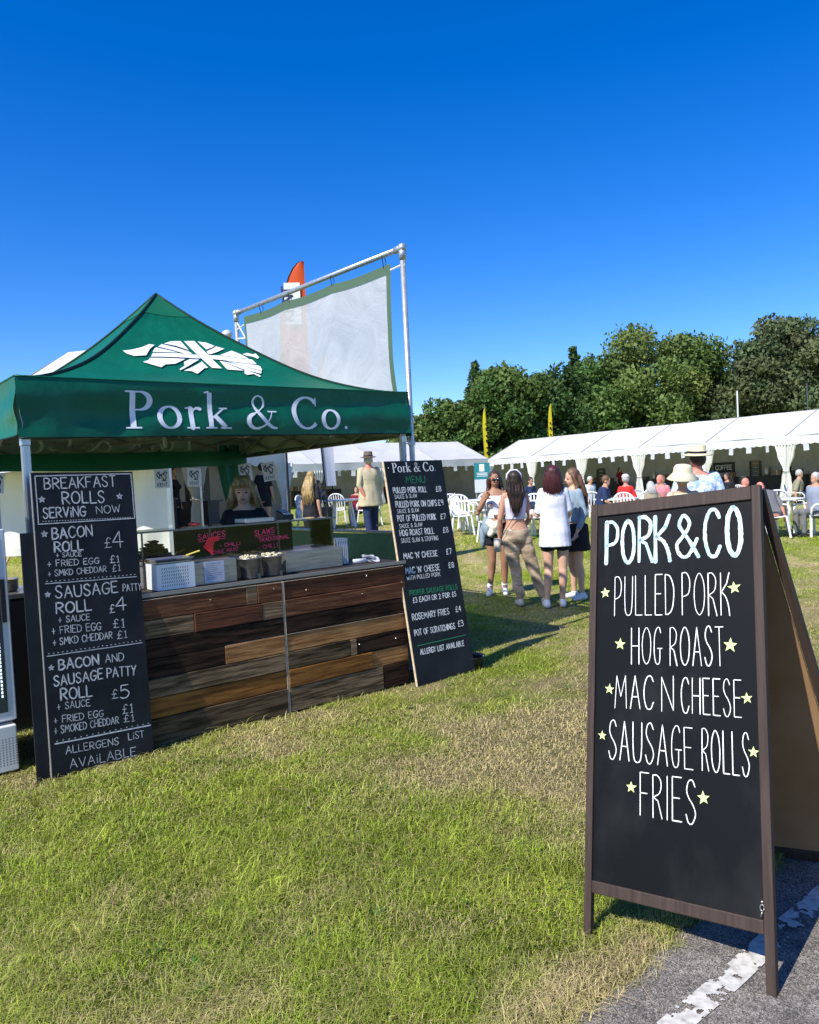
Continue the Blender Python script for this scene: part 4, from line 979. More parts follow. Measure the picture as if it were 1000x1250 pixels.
mbd = lean_board('printed_menu_board', 2.644, -.406, .618, 1.797, .167, -.001, 'tall black price menu board with green headings, right of the counter')
pan = MB().box(0, .618, 0, .018, 0, 1.797).build('board_panel', CHALK, mbd)
MB().box(-.006, -.0005, -.001, .019, 0.0, 1.797).build('board_edge', EDGE, mbd)
for it in MENU_TEXT:
    s, x0, y0, x1, y1, h = it
    if s[0] == '@': text_part(pan, 'lettering', PENWHITE, lambda mb: write_serif(mb, s[1:], x0, y0, x1, h, fm))
    elif s[0] == 'g': text_part(pan, 'lettering', PENGREEN, lambda mb: write(mb, s[1:], x0, y0, x1, y1, h, .0055, fm, wob=.02))
    elif s == '#R': text_part(pan, 'green_rule', PENGREEN, lambda mb: ribbon(mb, [(x0, y0), (x1, y1)], .006, fm))
    else: text_part(pan, 'lettering', PENWHITE, lambda mb: write(mb, s, x0, y0, x1, y1, h, .0064 if h > .036 else .0036, fm, wob=.03))
MB().ball((.035, -.003, 1.74), .004, 6, 4).build('screw_head', STEEL, mbd)
bk = empty('black_bucket', loc=SW(3.32, -.30), label='black rubber bucket on the grass behind the price menu board', cat='bucket')
MB().lathe([(.09, 0), (.115, .10), (.122, .11), (.108, .105), (.085, .015)], 22).build('bucket_body', RUBBER, bk, True)
MB().tube([(.11*math.cos(t), .11*math.sin(t), .1) for t in np.linspace(0, PI, 12)], .004, 6).build('handle', WHITEALU, bk)

# ------------------------------------------------------------ glass-door fridge, left edge
fr = empty('display_fridge', M=MS, label='white glass-door drinks fridge at the left edge beside the canopy leg', cat='fridge')
FX0, FX1, FY0, FY1 = -.84, -.135, -.02, .56
MB().box(FX0, FX1, FY0, FY1, .30, 1.66).build('cabinet', WHITEALU, fr, bevel=.008)
MB().box(FX0-.01, FX1-.013, FY0-.085, FY1, .03, .295).build('base', WHITEALU, fr, bevel=.006)
mb = MB()
for i in range(34):
    for j in range(11):
        x = FX1-.02-i*.018; z = .07+j*.015; mb.add([(x+.004*math.cos(t), FY0-.0865, z+.004*math.sin(t)) for t in (0, PI/3, 2*PI/3, PI, 4*PI/3, 5*PI/3)], [tuple(range(6))])
mb.build('vent_holes', RUBBER, fr)
dr = MB().box(FX0+.01, FX1-.0, FY0-.055, FY0-.005, .32, 1.44).build('door', WHITEALU, fr, bevel=.006)
MB().box(FX0+.06, FX1-.045, FY0-.058, FY0-.0555, .37, 1.40).build('door_glass', mat('fridge_glass', (.03, .05, .06), .06, .6), dr)
M_ = bpy.data.materials.new('led_strip'); M_.use_nodes = True; b_ = M_.node_tree.nodes['Principled BSDF']; b_.inputs['Emission Color'].default_value = (.55, .75, 1, 1); b_.inputs['Emission Strength'].default_value = 1.2
mb = MB()
for i in range(40): mb.box(FX1-.075, FX1-.066, FY0-.0605, FY0-.059, .46+i*.022, .474+i*.022)
mb.build('led_strip', M_, dr)
M2_ = bpy.data.materials.new('blue_header'); M2_.use_nodes = True; b_ = M2_.node_tree.nodes['Principled BSDF']; b_.inputs['Base Color'].default_value = (.05, .06, .5, 1); b_.inputs['Emission Color'].default_value = (.12, .14, .8, 1); b_.inputs['Emission Strength'].default_value = .35
MB().box(FX0+.02, FX1-.02, FY0-.03, FY0-.005, 1.46, 1.64).build('header_sign', M2_, fr)
MB().box(FX1-.05, FX1-.025, FY0-.09, FY0-.06, .9, 1.15).build('door_handle', RUBBER, dr)

# ------------------------------------------------------------ tube frame with hanging sheet
sc = empty('tube_frame', M=MS, label='galvanised tube goalpost frame standing beside the green canopy', cat='frame')
def ptube(name, a, b, r_=.024): return MB().tube([a, b], r_, 14).build(name, GALV, sc, True)
ptube('post', (3.12, .107, 0), (3.12, .107, 3.56)); ptube('post', (3.12, 3.187, 0), (3.12, 3.187, 3.61)); ptube('top_rail', (3.12, .107, 3.59), (3.12, 3.187, 3.64))
for v_, z in ((.107, 3.59), (3.187, 3.64)):
    MB().ball((3.12, v_, z), .04, 14, 10).tube([(3.12, v_, z-.10), (3.12, v_, z)], .031, 14).tube([(3.12, v_, z), (3.12, v_+(.09 if v_ < 1 else -.09), z)], .031, 14).build('elbow_clamp', GALV, sc, True)
for z in (2.12, 1.93): MB().tube([(3.12, .107, z), (3.0, .03, z-.01)], .006, 6).lathe([(.03, -.02), (.034, 0), (.03, .02)], 12, (3.12, .107, z)).build('cable_tie', WHITEPLASTIC, sc)
MB().tube([(3.12, .107, 1.3), (3.12, .107, 1.42)], .03, 14).build('tape_wrap', WHITEPLASTIC, sc)
SHEET = sheer_mat('debris_netting', (.80, .78, .72), .13)
SH_G = mat('green_webbing', (.10, .17, .11), .7, trans=.2)
def shp(i, t, off=0):
    top = Vector((3.12, .275+2.72*i, 3.488+.065*i)); bot = Vector((3.12, .255+2.72*i+.02*(1-i), 2.0))
    p = top.lerp(bot, t)
    p.x += .035*noise.noise(Vector((i*4, t*3, 1)))+.02*math.sin(i*11+t*2)*t + off
    p.y += (.05*math.sin(t*PI*.9)*(1-i)) - .03*t*(1-i)
    p.z += -.015*abs(math.sin(i*PI*3))*(1-t)
    return p
sh = MB().sheet(lambda i, t: shp(i, t), 60, 34).build('netting_sheet', SHEET, None, True); sh.matrix_world = MS
tag(sh, 'pale translucent sheet with green edging hanging in the tube frame', 'sheet')
MB().sheet(lambda i, t: shp(i, t*.055, -.004)+Vector((0, 0, .01)), 60, 2).build('edging', SH_G, sh, True)
MB().sheet(lambda i, t: shp(i*.022, t, -.004)+Vector((0, -.004, 0)), 2, 34).build('edging', SH_G, sh, True)
MB().sheet(lambda i, t: shp(1-i*.015, t, -.004), 2, 34).build('edging', SH_G, sh, True)
for i in (.03, .33, .62, .85): 
    a = shp(i, 0); MB().tube([a+Vector((0, 0, -.03)), a+Vector((.03, .015, .05)), Vector((3.12, a.y+.02, 3.62+.016*(a.y))), Vector((3.09, a.y, 3.57+.016*a.y)), a+Vector((0, .01, -.02))], .0035, 5).build('tie', BLACK, sh)
MB().tube([shp(0, .03), Vector((3.12, .12, 3.45)), Vector((3.12, .08, 3.44))], .009, 6).build('tie', WHITEPLASTIC, sh)
for dz in (-.1, .0, .1): MB().tube([shp(1, .05+abs(dz)), Vector((3.12, 3.187, 3.45+dz))], .008, 6).build('tie', WHITEPLASTIC, sh)

# ------------------------------------------------------------ A-frame easel board on the right
EBL, EBR, ETL, ETR = [Vector(v) for v in ((.526, 2.653, 0.0), (.997, 2.229, .06), (.709, 3.064, 1.475), (1.18, 2.64, 1.535))]
EW, EH = (EBR-EBL).length, (ETL-EBL).length
easel = empty('easel_sign', loc=((EBL.x+ETR.x)/2+.1, (EBL.y+ETR.y)/2+.1, .02), label='brown wooden A-frame chalkboard with mint and white lettering, straddling lawn and path', cat='A-frame sign')
bpy.context.view_layer.update()
EI = Matrix.Translation(easel.location).inverted()
ex = (EBR-EBL).normalized(); ez = (ETL-EBL); ez = (ez-ex*ez.dot(ex)).normalized(); ey = ez.cross(ex)
def FM(o, a, b, c): m_ = Matrix((a, b, c)).transposed().to_4x4(); m_.translation = o; return m_
def place(o, M): o.matrix_local = EI @ M
MF = FM(EBL, ex, ey, ez)
def epart(name, M, dims, m_, bevel=.003, parent=None):
    o = MB().box(*dims).build(name, m_, parent or easel, bevel=bevel); place(o, M); return o
MFx = MF
epart('stile', MFx, (0, .028, 0, .026, -.0, EH), EASELWOOD); epart('stile', MFx, (EW-.030, EW, 0, .026, -.012, EH), EASELWOOD)
epart('top_rail', MFx, (.0285, EW-.0305, .0005, .0255, 1.492, EH-.002), EASELWOOD); epart('bottom_rail', MFx, (.0285, EW-.0305, .0005, .0255, .150, .190), EASELWOOD)
pn_ = epart('chalk_panel', MFx, (.0285, EW-.0305, .009, .017, .1905, 1.4915), EASELBLACK, 0)
fm = lambda x, z: Vector((x, .0075, z)); fm2 = lambda x, z: Vector((x, .007, z))
for it in EASEL_TEXT:
    if it[0] == '*': text_part(pn_, 'star', PENSTAR, lambda mb: star(mb, it[1], it[2], it[3]*.98, fm2, rnd.uniform(-.12, .12), .42)); continue
    s, x0, y0, x1, y1, h = it
    if s[0] == '!':
        i_ = .006; text_part(pn_, 'big_letter', PENMINT, lambda mb: write(mb, s[1:], x0+i_, y0+i_, x1-i_, y1+i_, h-2*i_, .0148, fm, glyphs=GLT, wob=.008)); continue
    text_part(pn_, 'lettering', PENWHITE, lambda mb: write(mb, s, x0+.002, y0, x1-.002, y1, h, .0034, fm, glyphs=GLT, wob=.012, gap=.36))
hk = MB().tube([(.605+.006*math.cos(t), -.004, .225+.009*math.sin(t)) for t in np.linspace(0, 2*PI, 12)], .0018, 6).tube([(.605, -.004, .214), (.600, -.003, .198)], .0018, 6).ball((.605, -.002, .241), .005, 8, 6).build('hook', STEEL, easel, True); place(hk, MFx)
# rear frame
Fr = Vector((1.66, 2.84, .045)); TRr = ETR+ey*.035+Vector((0, 0, -.012)); dz_ = (TRr-Fr); RH = dz_.length; dz_.normalize()
rx_ = (ex-dz_*ex.dot(dz_)).normalized(); ry_ = dz_.cross(rx_); MR = FM(Fr-rx_*EW, rx_, ry_, dz_)
epart('stile', MR, (0, .030, 0, .026, 0, RH), EASELWOOD); epart('stile', MR, (EW-.030, EW, 0, .026, 0, RH), EASELWOOD)
epart('top_rail', MR, (.0305, EW-.0305, .0005, .0255, RH-.05, RH-.002), EASELWOOD); epart('bottom_rail', MR, (.0305, EW-.0305, .0005, .0255, .045, .09), EASELWOOD)
epart('back_panel', MR, (.0305, EW-.036, .009, .017, .0905, RH-.0505), MDF, 0)
for s in (.12, .5):
    o = MB().tube([(s-.022, .030, EH-.004), (s+.022, .030, EH-.004)], .005, 8).build('hinge', STEEL_DARK, easel); place(o, MFx)

# ------------------------------------------------------------ marquees
def curtain(parent, x, y, top, bottom, m_, w=.5, rz=0, tie=.5):
    def prof(t):
        pts = [(0, w), (.2, w*.78), (tie, w*.27), (tie+.12, w*.42), (1, w*.68)]
        for (a, b), (c, d) in zip(pts, pts[1:]):
            if t <= c: k = (t-a)/(c-a); k = k*k*(3-2*k); return b+(d-b)*k
        return pts[-1][1]
    sd_ = rnd.random()*9
    def f(i, t):
        ww = prof(t); p = Vector((-ww+2*ww*i, .5*ww*.35*math.sin(i*2*PI*6.5+sd_+math.sin(t*3)*.5)+.08*math.cos(i*PI-PI/2)*0, top+(bottom-top)*t))
        return Matrix.Rotation(rz, 3, 'Z') @ p + Vector((x, y, 0))
    o = MB().sheet(f, 52, 16).build('curtain', m_, parent, True)
    ww = prof(tie); z = top+(bottom-top)*tie
    pts = [Matrix.Rotation(rz, 3, 'Z') @ Vector((ww*1.1*math.cos(a), .07*math.sin(a)*1.3, z)) + Vector((x, y, 0)) for a in np.linspace(0, 2*PI, 16)]
    MB().tube(pts, .018, 6).build('tie_back', m_, o, True)
    return o
def frame2(P, d): 
    d = Vector((d[0], d[1], 0)).normalized(); b = Vector((-d.y, d.x, 0)); return FM(Vector((P[0], P[1], 0)), d, b, Vector((0, 0, 1)))
def marquee(label, P, d, bay, nb, hw, ez_, rz_, vb, pvc, cur, gz=.2, hipl=0, gables=(1, 1), wall=True, drop=.02, walls_=(1, 1)):
    M = frame2(P, d); q = empty('marquee', M=M, label=label, cat='marquee'); L = bay*nb
    gl = lambda x, y: zg(*(M @ Vector((x, y, 0))).xy)
    for b in range(nb):
        x0, x1 = b*bay, (b+1)*bay
        for sgn, nm in ((0, 'roof_panel'), (1, 'rear_roof_panel')):
            def f(i, t):
                x = x0+(x1-x0)*i; y = hw*t
                if hipl and b == 0: pass
                sag = (.05+drop)*math.sin(PI*i)*math.sin(PI*min(t*1.02, 1))+.025*noise.noise(Vector((x*.9, t*2.5, sgn)))*math.sin(PI*i)
                yy = y if sgn == 0 else 2*hw-y
                return Vector((x, yy, ez_+(rz_-ez_)*t-sag))
            MB().sheet(f, 14, 8).build(nm, pvc, q, True)
        def fvv(i, t):
            x = x0+(x1-x0)*i; sc_ = .045*(1-abs(math.sin(i*PI*12))) if t == 1 else 0
            return Vector((x, -.015-.02*t+.015*math.sin(i*PI*5)*t, ez_+.003-(ez_-vb)*t-.03*math.sin(PI*i)*(1-t)+sc_))
        MB().sheet(fvv, 72, 4).build('valance', pvc, q, True)
        if wall:
            def fw(i, t): return Vector((x0+(x1-x0)*i, 2*hw-.06+.03*math.sin(i*20), ez_-.02-t*(ez_-gl(x0, 2*hw)+.0)))
            MB().sheet(fw, 20, 3).build('wall_panel', LINING, q, True)
    for b in range(nb+1):
        x = b*bay
        MB().tube([(x, -.01, ez_+.012), (x, hw, rz_+.012)], .022, 6).tube([(x, hw, rz_+.01), (x, 2*hw, ez_+.012)], .022, 6).build('roof_seam', SEAM, q)
        for y in (.0, 2*hw): MB().box(x-.04, x+.04, y+.0-.04+.03, y+.04+.03, gl(x, y)-.05, ez_).build('post', ALU, q)
        MB().bar((x, .04, ez_-.03), (x, hw, rz_-.06), .06, .09).bar((x, hw, rz_-.06), (x, 2*hw, ez_-.03), .06, .09).build('rafter', ALU, q)
        curtain(q, x, .0, vb+.05, gl(x, 0)+.03, cur, .46)
    for e, x in ((0, 0.0), (1, L)):
        if gables[e]:
            def fg(i, t):
                y = 2*hw*i; zt = ez_+(rz_-ez_)*(1-abs(i-.5)*2); zb = gl(x, y) if gables[e] == 2 else vb
                return Vector((x+(.012 if e else -.012)+.0*t, y, zt+(zb-zt)*t))
            MB().sheet(fg, 20, 6).build('gable_wall', pvc, q, True)
            if walls_[e]: MB().sheet(lambda i, t: Vector((x+(.05 if e == 0 else -.05)+.03*math.sin(i*25), .05+(2*hw-.1)*i, ez_-t*(ez_-gl(x, hw)))), 40, 3).build('end_wall', LINING, q, True)
    return q, M, gl
BD = (.577, -.817)
mB, MBm, glB = marquee('long white marquee of many bays running in from the right of the picture', (7.27-2.21, 46+3.13), BD, 3.83, 9, 2.75, 2.74, 3.92, 2.36, PVC, CURTAIN, gables=(1, 1))
AD = (.817, .577)
AP = (4.75-.817*3.83*7, 46.6-.577*3.83*7)
mA, MAm, glA = marquee('distant white marquee with grey valance behind the food stall', AP, AD, 3.83, 7, 2.75, 2.74, 3.92, 2.33, PVC, CURTAIN, gables=(1, 1))

# the nearer marquee: hipped left end, open gable end facing right
CP = (-11.65, 17.12); CDm = (.965, -.263); MC = frame2(CP, CDm); CL, CW_ = 7.3, 5.4
mC = empty('marquee', M=MC, label='tall weathered white marquee directly behind the green canopy', cat='marquee')
glC = lambda x, y: zg(*(MC @ Vector((x, y, 0))).xy)
ce, cr_, cv = 2.52, 5.08, 2.14
def tri(name, a, b, c, m_, n_=14):
    a, b, c = Vector(a), Vector(b), Vector(c)
    def f(i, t):
        p = (a.lerp(b, i)).lerp(c, t); p += Vector((0, 0, -.10*math.sin(PI*t)*(math.sin(PI*i)*.6+.3))); return p
    return MB().sheet(f, n_, n_).build(name, m_, mC, True)
def quad(name, a, b, c, d, m_, n_=16, sag=.10):
    a, b, c, d = map(Vector, (a, b, c, d))
    def f(i, t):
        p = a.lerp(b, i).lerp(d.lerp(c, i), t); p += Vector((0, 0, -sag*math.sin(PI*t))); return p
    return MB().sheet(f, n_, n_).build(name, m_, mC, True)
RX = CL-4.2
quad('roof_panel', (0, 0, ce), (CL, 0, ce), (CL, 2.7, cr_), (RX, 2.7, cr_), PVC_OLD); quad('roof_panel', (0, CW_, ce), (CL, CW_, ce), (CL, 2.7, cr_), (RX, 2.7, cr_), PVC_OLD)
tri('roof_panel', (0, 0, ce), (0, CW_, ce), (RX, 2.7, cr_), PVC_OLD)
MB().sheet(lambda i, t: Vector((CL, CW_*i, (ce+(cr_-ce)*(1-abs(i-.5)*2))*(1-t)+ce*t)), 20, 3).build('gable_wall', PVC_OLD, mC, True)
MB().ball((CL, 2.7, cr_+.02), (.12, .12, .1)).build('ridge_cap', PVC, mC, True)
for (a, b) in (((0, 0), (CL, 0)), ((CL, 0), (CL, CW_)), ((0, CW_), (0, 0)), ((CL, CW_), (0, CW_))):
    def fv_(i, t):
        return Vector((a[0]+(b[0]-a[0])*i, a[1]+(b[1]-a[1])*i, ce-.38*t+(.05*(1-abs(math.sin(i*PI*14))) if t == 1 else 0)))+Vector(((b[1]-a[1]), -(b[0]-a[0]), 0)).normalized()*(.03+.02*math.sin(i*30)*t)
    MB().sheet(fv_, 80, 4).build('valance', PVC, mC, True)
for i in range(3):
    x0, x1 = i*CL/3, (i+1)*CL/3
    MB().sheet(lambda a, t: Vector((x0+(x1-x0)*a, .03+.04*math.sin(a*22+t)+.09*noise.noise(Vector((x0+a*4, t*2, 3))), cv+.2-(cv+.2-glC(x0, 0))*t)), 24, 12).build('wall_panel', CURTAIN, mC, True)
for i in range(3):
    x0, x1 = i*CL/3, (i+1)*CL/3; MB().sheet(lambda a, t: Vector((x0+(x1-x0)*a, CW_-.05, ce-(ce-.3)*t)), 6, 3).build('wall_panel', LINING, mC, True)
MB().sheet(lambda a, t: Vector((.05, CW_*a, ce-(ce-.3)*t)), 6, 3).build('wall_panel', LINING, mC, True)
for (x, y) in ((0, 0), (CL, 0), (CL, 1.1), (CL, CW_), (0, CW_), (CL, 2.7)): MB().box(x-.04, x+.04, y-.04, y+.04, .2, ce).build('post', ALU, mC)
MB().sheet(lambda a, t: Vector((CL*a-.15*0, -.03-.95*t, cv+.12-.10*t+.02*math.sin(a*20)*t)), 40, 5).build('added_shade_awning', PVC, mC, True)  # unseen flap, added to cast shade on the upper front wall
for x_ in (.2, 2.6, 5.0, CL-.25): MB().tube([(x_, -.95, .2), (x_, -.95, cv+.02)], .015, 8).build('added_shade_pole', ALU, mC)  # poles added to carry that unseen shade flap
curtain(mC, CL, .95, cv+.1, glC(CL, 1)+.03, CURTAIN_SHADED, .42, PI/2, .45); curtain(mC, CL, CW_-.1, cv+.1, glC(CL, CW_)+.03, CURTAIN, .5, PI/2, .62); curtain(mC, CL-.05, 2.85, cv+.1, glC(CL, 3)+.03, CURTAIN_SHADED, .4, PI/2)

# flyers along the eaves: all alike and too small to read
fl_me = MB().sheet(lambda i, j: Vector((-.11+.22*i, .01*math.sin(j*3), -.3*j)), 1, 3).mesh('flyer', PAPER)
def bunting(M, L, z, label, group, step=.85, y=-.06):
    x = .5; k = 0
    while x < L-.3:
        if (x % 3.83) > .5 and (x % 3.83) < 3.35:
            o = bpy.data.objects.new('flyer', fl_me); C.objects.link(o); o.matrix_world = M @ Matrix.Translation((x, y, z+.04+rnd.uniform(-.03, .02))) @ Matrix.Rotation(rnd.uniform(-.5, .5), 4, 'Z') @ Matrix.Rotation(rnd.uniform(-.12, .12), 4, 'Y'); tag(o, label, 'flyer', group)
        x += step; k += 1
bunting(MBm, 3.83*9, 2.36, 'small white flyer hanging below the scalloped edge of the long right marquee', 'white flyers along the long right marquee')
bunting(MAm, 3.83*7, 2.33, 'small pale flyer hanging below the grey edge of the distant marquee', 'pale flyers along the distant marquee')

# ------------------------------------------------------------ feather flags and a notice
def feather(label, x, y, H_, w, colr, lean, rz, lo=.2, z0=None, m_=None):
    z0 = zg(x, y) if z0 is None else z0
    q = empty('feather_flag', (x, y, z0), rz, label, 'feather flag')
    def edge(t): 
        s = max(0, (t-.72)/.28); return Vector((lean*t*H_ + w*.95*(1-math.cos(s*PI/2)), 0, H_*(t if s == 0 else .72+.28*math.sin(s*PI/2))))
    MB().tube([edge(t) for t in np.linspace(0, 1, 30)], [.022*(1-.6*t) for t in np.linspace(0, 1, 30)], 6).build('pole', BLACK, q, True)
    def f(i, t):
        tt = lo+(1-lo)*t; p = edge(tt); xr = lean*tt*H_+w; xr = max(xr, p.x); return Vector((p.x+(xr-p.x)*i, .04*math.sin(i*2+t*5)*i, p.z-(0 if t < 1 else 0)))
    fb = MB().sheet(f, 6, 40).build('banner', m_ or mat('flag_'+label[:12], colr, .6, trans=.3), q, True)
    return q
feather('orange feather flag rising behind the pale hanging sheet', -1.83, 12.0, 4.95, .42, (.75, .10, .02), 0.0, .1, .44)
feather('white feather flag leaning behind the open right side of the stall', -1.32, 13.2, 3.6, .2, (.62, .66, .8), -.05, .3, .4)
feather('yellow feather flag with black letters, left of the two above the marquee roofs', 5.55, 56, 6.35, .30, (.75, .62, .02), -.02, .2)
feather('yellow feather flag with black letters, right of the two above the marquee roofs', 10.3, 57, 6.6, .32, (.75, .62, .02), .0, .2)
for o in [o for o in bpy.data.objects if o.name.startswith('feather_flag')]:
    lb_ = o['label']; bn = [c for c in kids(o) if c.name.startswith('banner')][0]
    if 'yellow' in lb_:
        mb = MB()
        for k in range(7): mb.box(.10, .22, -.09, -.08, 2.6+k*.42, 2.72+k*.42+.1*(k % 2))
        mb.build('lettering', BLACK, bn)
    if 'orange' in lb_:
        MB().box(.10, .34, -.055, -.05, 4.0, 4.62).build('white_box', WHITEPRINT, bn)
        mb = MB(); write(mb, 'KENT', 4.06, -.09, 4.56, -.09, .15, .028, lambda x, z: Vector((.13-z, -.06, x)), wob=.01); mb.build('lettering', PAPER_INK, bn)
    if 'white' in lb_:
        mb = MB(); ribbon(mb, catmull([(.0, 2.5), (.05, 2.58), (.1, 2.5), (.05, 2.4), (.0, 2.5)], 5), .02, lambda x, z: Vector((x+.03-.125, -.045, z))); mb.build('emblem', PAPER_INK, bn)
ns = empty('notice_board', (2.27, 24.0, zg(2.2, 24)), -.1, 'teal and white notice board standing before the gap between marquees', 'notice board')
MB().box(-.24, .24, -.01, .01, 1.22, 1.72).build('header', mat('teal', (.02, .2, .23), .5), ns)
MB().box(-.24, .24, -.01, .01, .82, 1.218).build('lower_panel', mat('pale_blue_panel', (.55, .6, .66), .5), ns)
MB().box(-.08, .07, -.016, -.011, 1.46, 1.68).build('crest_panel', WHITEPRINT, ns)
for z in (1.40, 1.36, 1.31): MB().box(-.16, .16, -.016, -.011, z, z+.018).build('text_line', WHITEPRINT, ns)
for x in (-.2, .2): MB().tube([(x, .03, 0), (x, .03, 1.7)], .02, 8).build('post', ALU, ns)

# ------------------------------------------------------------ trees behind
LEAF = attr_mat('leaves', 'tint', 0.6, 0.25, 0.2)
BARK = mat('bark', (.08, .06, .045), .9, col2=(.04, .03, .025), scale=8, bump=.6)
def tree(x, y, H_, W_, label, kind='round', colr=(.04, .075, .014), seed=0, nleaf=26000, group='trees in the belt beyond the marquees'):
    q = np.random.RandomState(seed+5); z0 = .3
    root = empty('tree' if kind != 'conifer' else 'conifer_tree', (x, y, z0), 0, label, 'tree', group)
    pts = []; cols = []; cen = []
    if kind == 'conifer':
        nl = 60
        for i in range(nl):
            t = (i+.5)/nl; a = i*2.4; rr3 = W_/2*(1-t)**.8*(.75+.35*q.rand()); cen.append((rr3*math.cos(a)*.7, rr3*math.sin(a)*.7, H_*(.12+.88*t), max(.35, rr3*.55), max(.3, .055*H_*(1-t)+.3)))
    else:
        nl = 46
        for i in range(nl):
            th = q.rand()*2*PI; u_ = q.rand()**.45; zz = q.rand()
            env = math.sqrt(max(.05, 1-((zz-.42)/.62)**2)) if zz > .42 else (.72+.28*zz/.42)
            rad = W_/2*env*u_*.85; s = W_*(.11+.10*q.rand())
            cen.append((rad*math.cos(th), rad*math.sin(th), H_*(.14+.80*zz)-s*.4, s, s*.8))
    cen = np.array(cen); vol = cen[:, 3]**2; vol /= vol.sum()
    li = q.choice(len(cen), nleaf, p=vol); c = cen[li]
    v = q.normal(size=(nleaf, 3)); v /= np.linalg.norm(v, axis=1)[:, None]
    r = (.60+.62*q.rand(nleaf)**.8)*(1+.15*np.sin(v[:, 0]*9+li)*np.sin(v[:, 2]*8))
    P_ = np.stack([c[:, 0]+v[:, 0]*c[:, 3]*r, c[:, 1]+v[:, 1]*c[:, 3]*r, c[:, 2]+v[:, 2]*c[:, 4]*r], 1)
    if kind == 'conifer': P_[:, 2] -= .12*np.hypot(P_[:, 0], P_[:, 1])
    sz = (.13+.17*q.rand(nleaf))*(1.0)
    a1 = q.normal(size=(nleaf, 3)); a1 /= np.linalg.norm(a1, axis=1)[:, None]; a2 = np.cross(a1, v+.7*q.normal(size=(nleaf, 3))); a2 /= np.linalg.norm(a2, axis=1)[:, None]+1e-9
    V = np.stack([P_-a1*sz[:, None], P_-a2*sz[:, None]*.6, P_+a1*sz[:, None], P_+a2*sz[:, None]*.6], 1)
    tone = (.68+.5*q.rand(len(cen)))[li]*(.84+.32*q.rand(nleaf))*1.12; base = np.array(colr)
    warm = q.rand(len(cen))[li]
    cc = base[None]*tone[:, None]*np.stack([.85+.45*warm, .95+.12*warm, .9+.1*warm], 1)
    me = bpy.data.meshes.new('crown'); me.vertices.add(nleaf*4); me.vertices.foreach_set('co', V.astype(np.float32).ravel())
    me.loops.add(nleaf*4); me.loops.foreach_set('vertex_index', np.arange(nleaf*4, dtype=np.int32)); me.polygons.add(nleaf)
    me.polygons.foreach_set('loop_start', np.arange(nleaf, dtype=np.int32)*4); me.polygons.foreach_set('loop_total', np.full(nleaf, 4, np.int32)); me.update(calc_edges=True)
    ca = me.color_attributes.new('tint', 'FLOAT_COLOR', 'POINT'); ca.data.foreach_set('color', np.repeat(np.concatenate([cc, np.ones((nleaf, 1))], 1), 4, axis=0).ravel())
    me.materials.append(LEAF); o = bpy.data.objects.new('crown', me); C.objects.link(o); o.parent = root
    mb = MB(); mb.tube([(0, 0, -.2), (.1, 0, H_*.25), (.05, .1, H_*.5), (0, 0, H_*.85)], [.028*H_, .02*H_, .013*H_, .004*H_], 9)
    for i in range(0, len(cen), 4): cc_ = cen[i]; mb.tube([(.05, 0, max(1.5, cc_[2]*.55)), (cc_[0]*.5, cc_[1]*.5, cc_[2]*.85), tuple(cc_[:3])], [.008*H_, .005*H_, .002*H_], 6)
    mb.build('trunk', BARK, root, True)
    return root
DG, MG, OG, YG = (.055, .105, .032), (.08, .145, .038), (.095, .13, .06), (.12, .175, .05)
def tx(px, d): return (px-500)/960*d
TR = [(521, 82, 8.4, 8, 'round', YG, 'small light green round tree at the left end of the tree belt'),
 (552, 80, 9.8, 8, 'round', MG, 'low round green tree left of the dark conifer'),
 (588, 84, 13.6, 6.5, 'conifer', DG, 'dark pointed conifer at the left of the tree belt'),
 (628, 80, 12.4, 10, 'round', MG, 'broad round tree between the dark conifer and the yellow flag'),
 (672, 82, 13.0, 10, 'round', DG, 'dense round tree behind the right yellow flag'),
 (708, 88, 15.2, 6, 'conifer', DG, 'dark spiky conifer rising in the middle of the tree belt'),
 (742, 84, 14.2, 10, 'round', MG, 'green tree just left of the tallest broad tree'),
 (795, 84, 17.0, 13, 'round', YG, 'tallest broad lighter green tree above the middle of the marquee'),
 (842, 86, 16.8, 11, 'round', MG, 'broad tree just right of the tallest light green one'),
 (888, 86, 11.4, 10, 'round', OG, 'grey green tree in the dip right of the tallest trees'),
 (930, 80, 14.2, 9, 'round', OG, 'grey green ragged tree, second from the right edge'),
 (965, 82, 17.4, 8, 'round', OG, 'tall ragged grey green tree near the right edge'),
 (1010, 80, 14.6, 11, 'round', OG, 'grey green tree cut by the right edge of the picture')]
for i, (px_, d_, h_, w_, k_, c_, lb_) in enumerate(TR):
    tree(tx(px_, d_), d_, h_, w_, lb_, k_, c_, i, 30000 if w_ >= 10 else 20000, None)
for i, (px_, d_, h_, w_) in enumerate([(535, 92, 8, 11), (605, 92, 9.5, 13), (650, 93, 10, 12), (700, 94, 11, 14), (770, 94, 12, 14), (860, 95, 10.5, 12), (910, 94, 10.5, 12), (980, 92, 12, 15), (1060, 88, 12, 15), (1130, 90, 12, 15)]):
    tree(tx(px_, d_), d_, h_, w_, 'dark green tree mostly hidden behind the front trees of the belt', 'round', DG, 40+i, 7000, 'back row of the tree belt')
pl = MB().tube([(tx(905, 70), 70, .3), (tx(905, 70), 70, 8.2)], .07, 8).build('flag_pole', WHITEALU); tag(pl, 'slim pale pole standing above the long marquee roof, before the trees', 'pole')
pl = MB().tube([(tx(990, 60), 60, .3), (tx(990, 60), 60, 7.6)], .04, 8).build('flag_pole', STEEL_DARK); tag(pl, 'thin dark pole above the marquee roof at the right edge', 'pole')

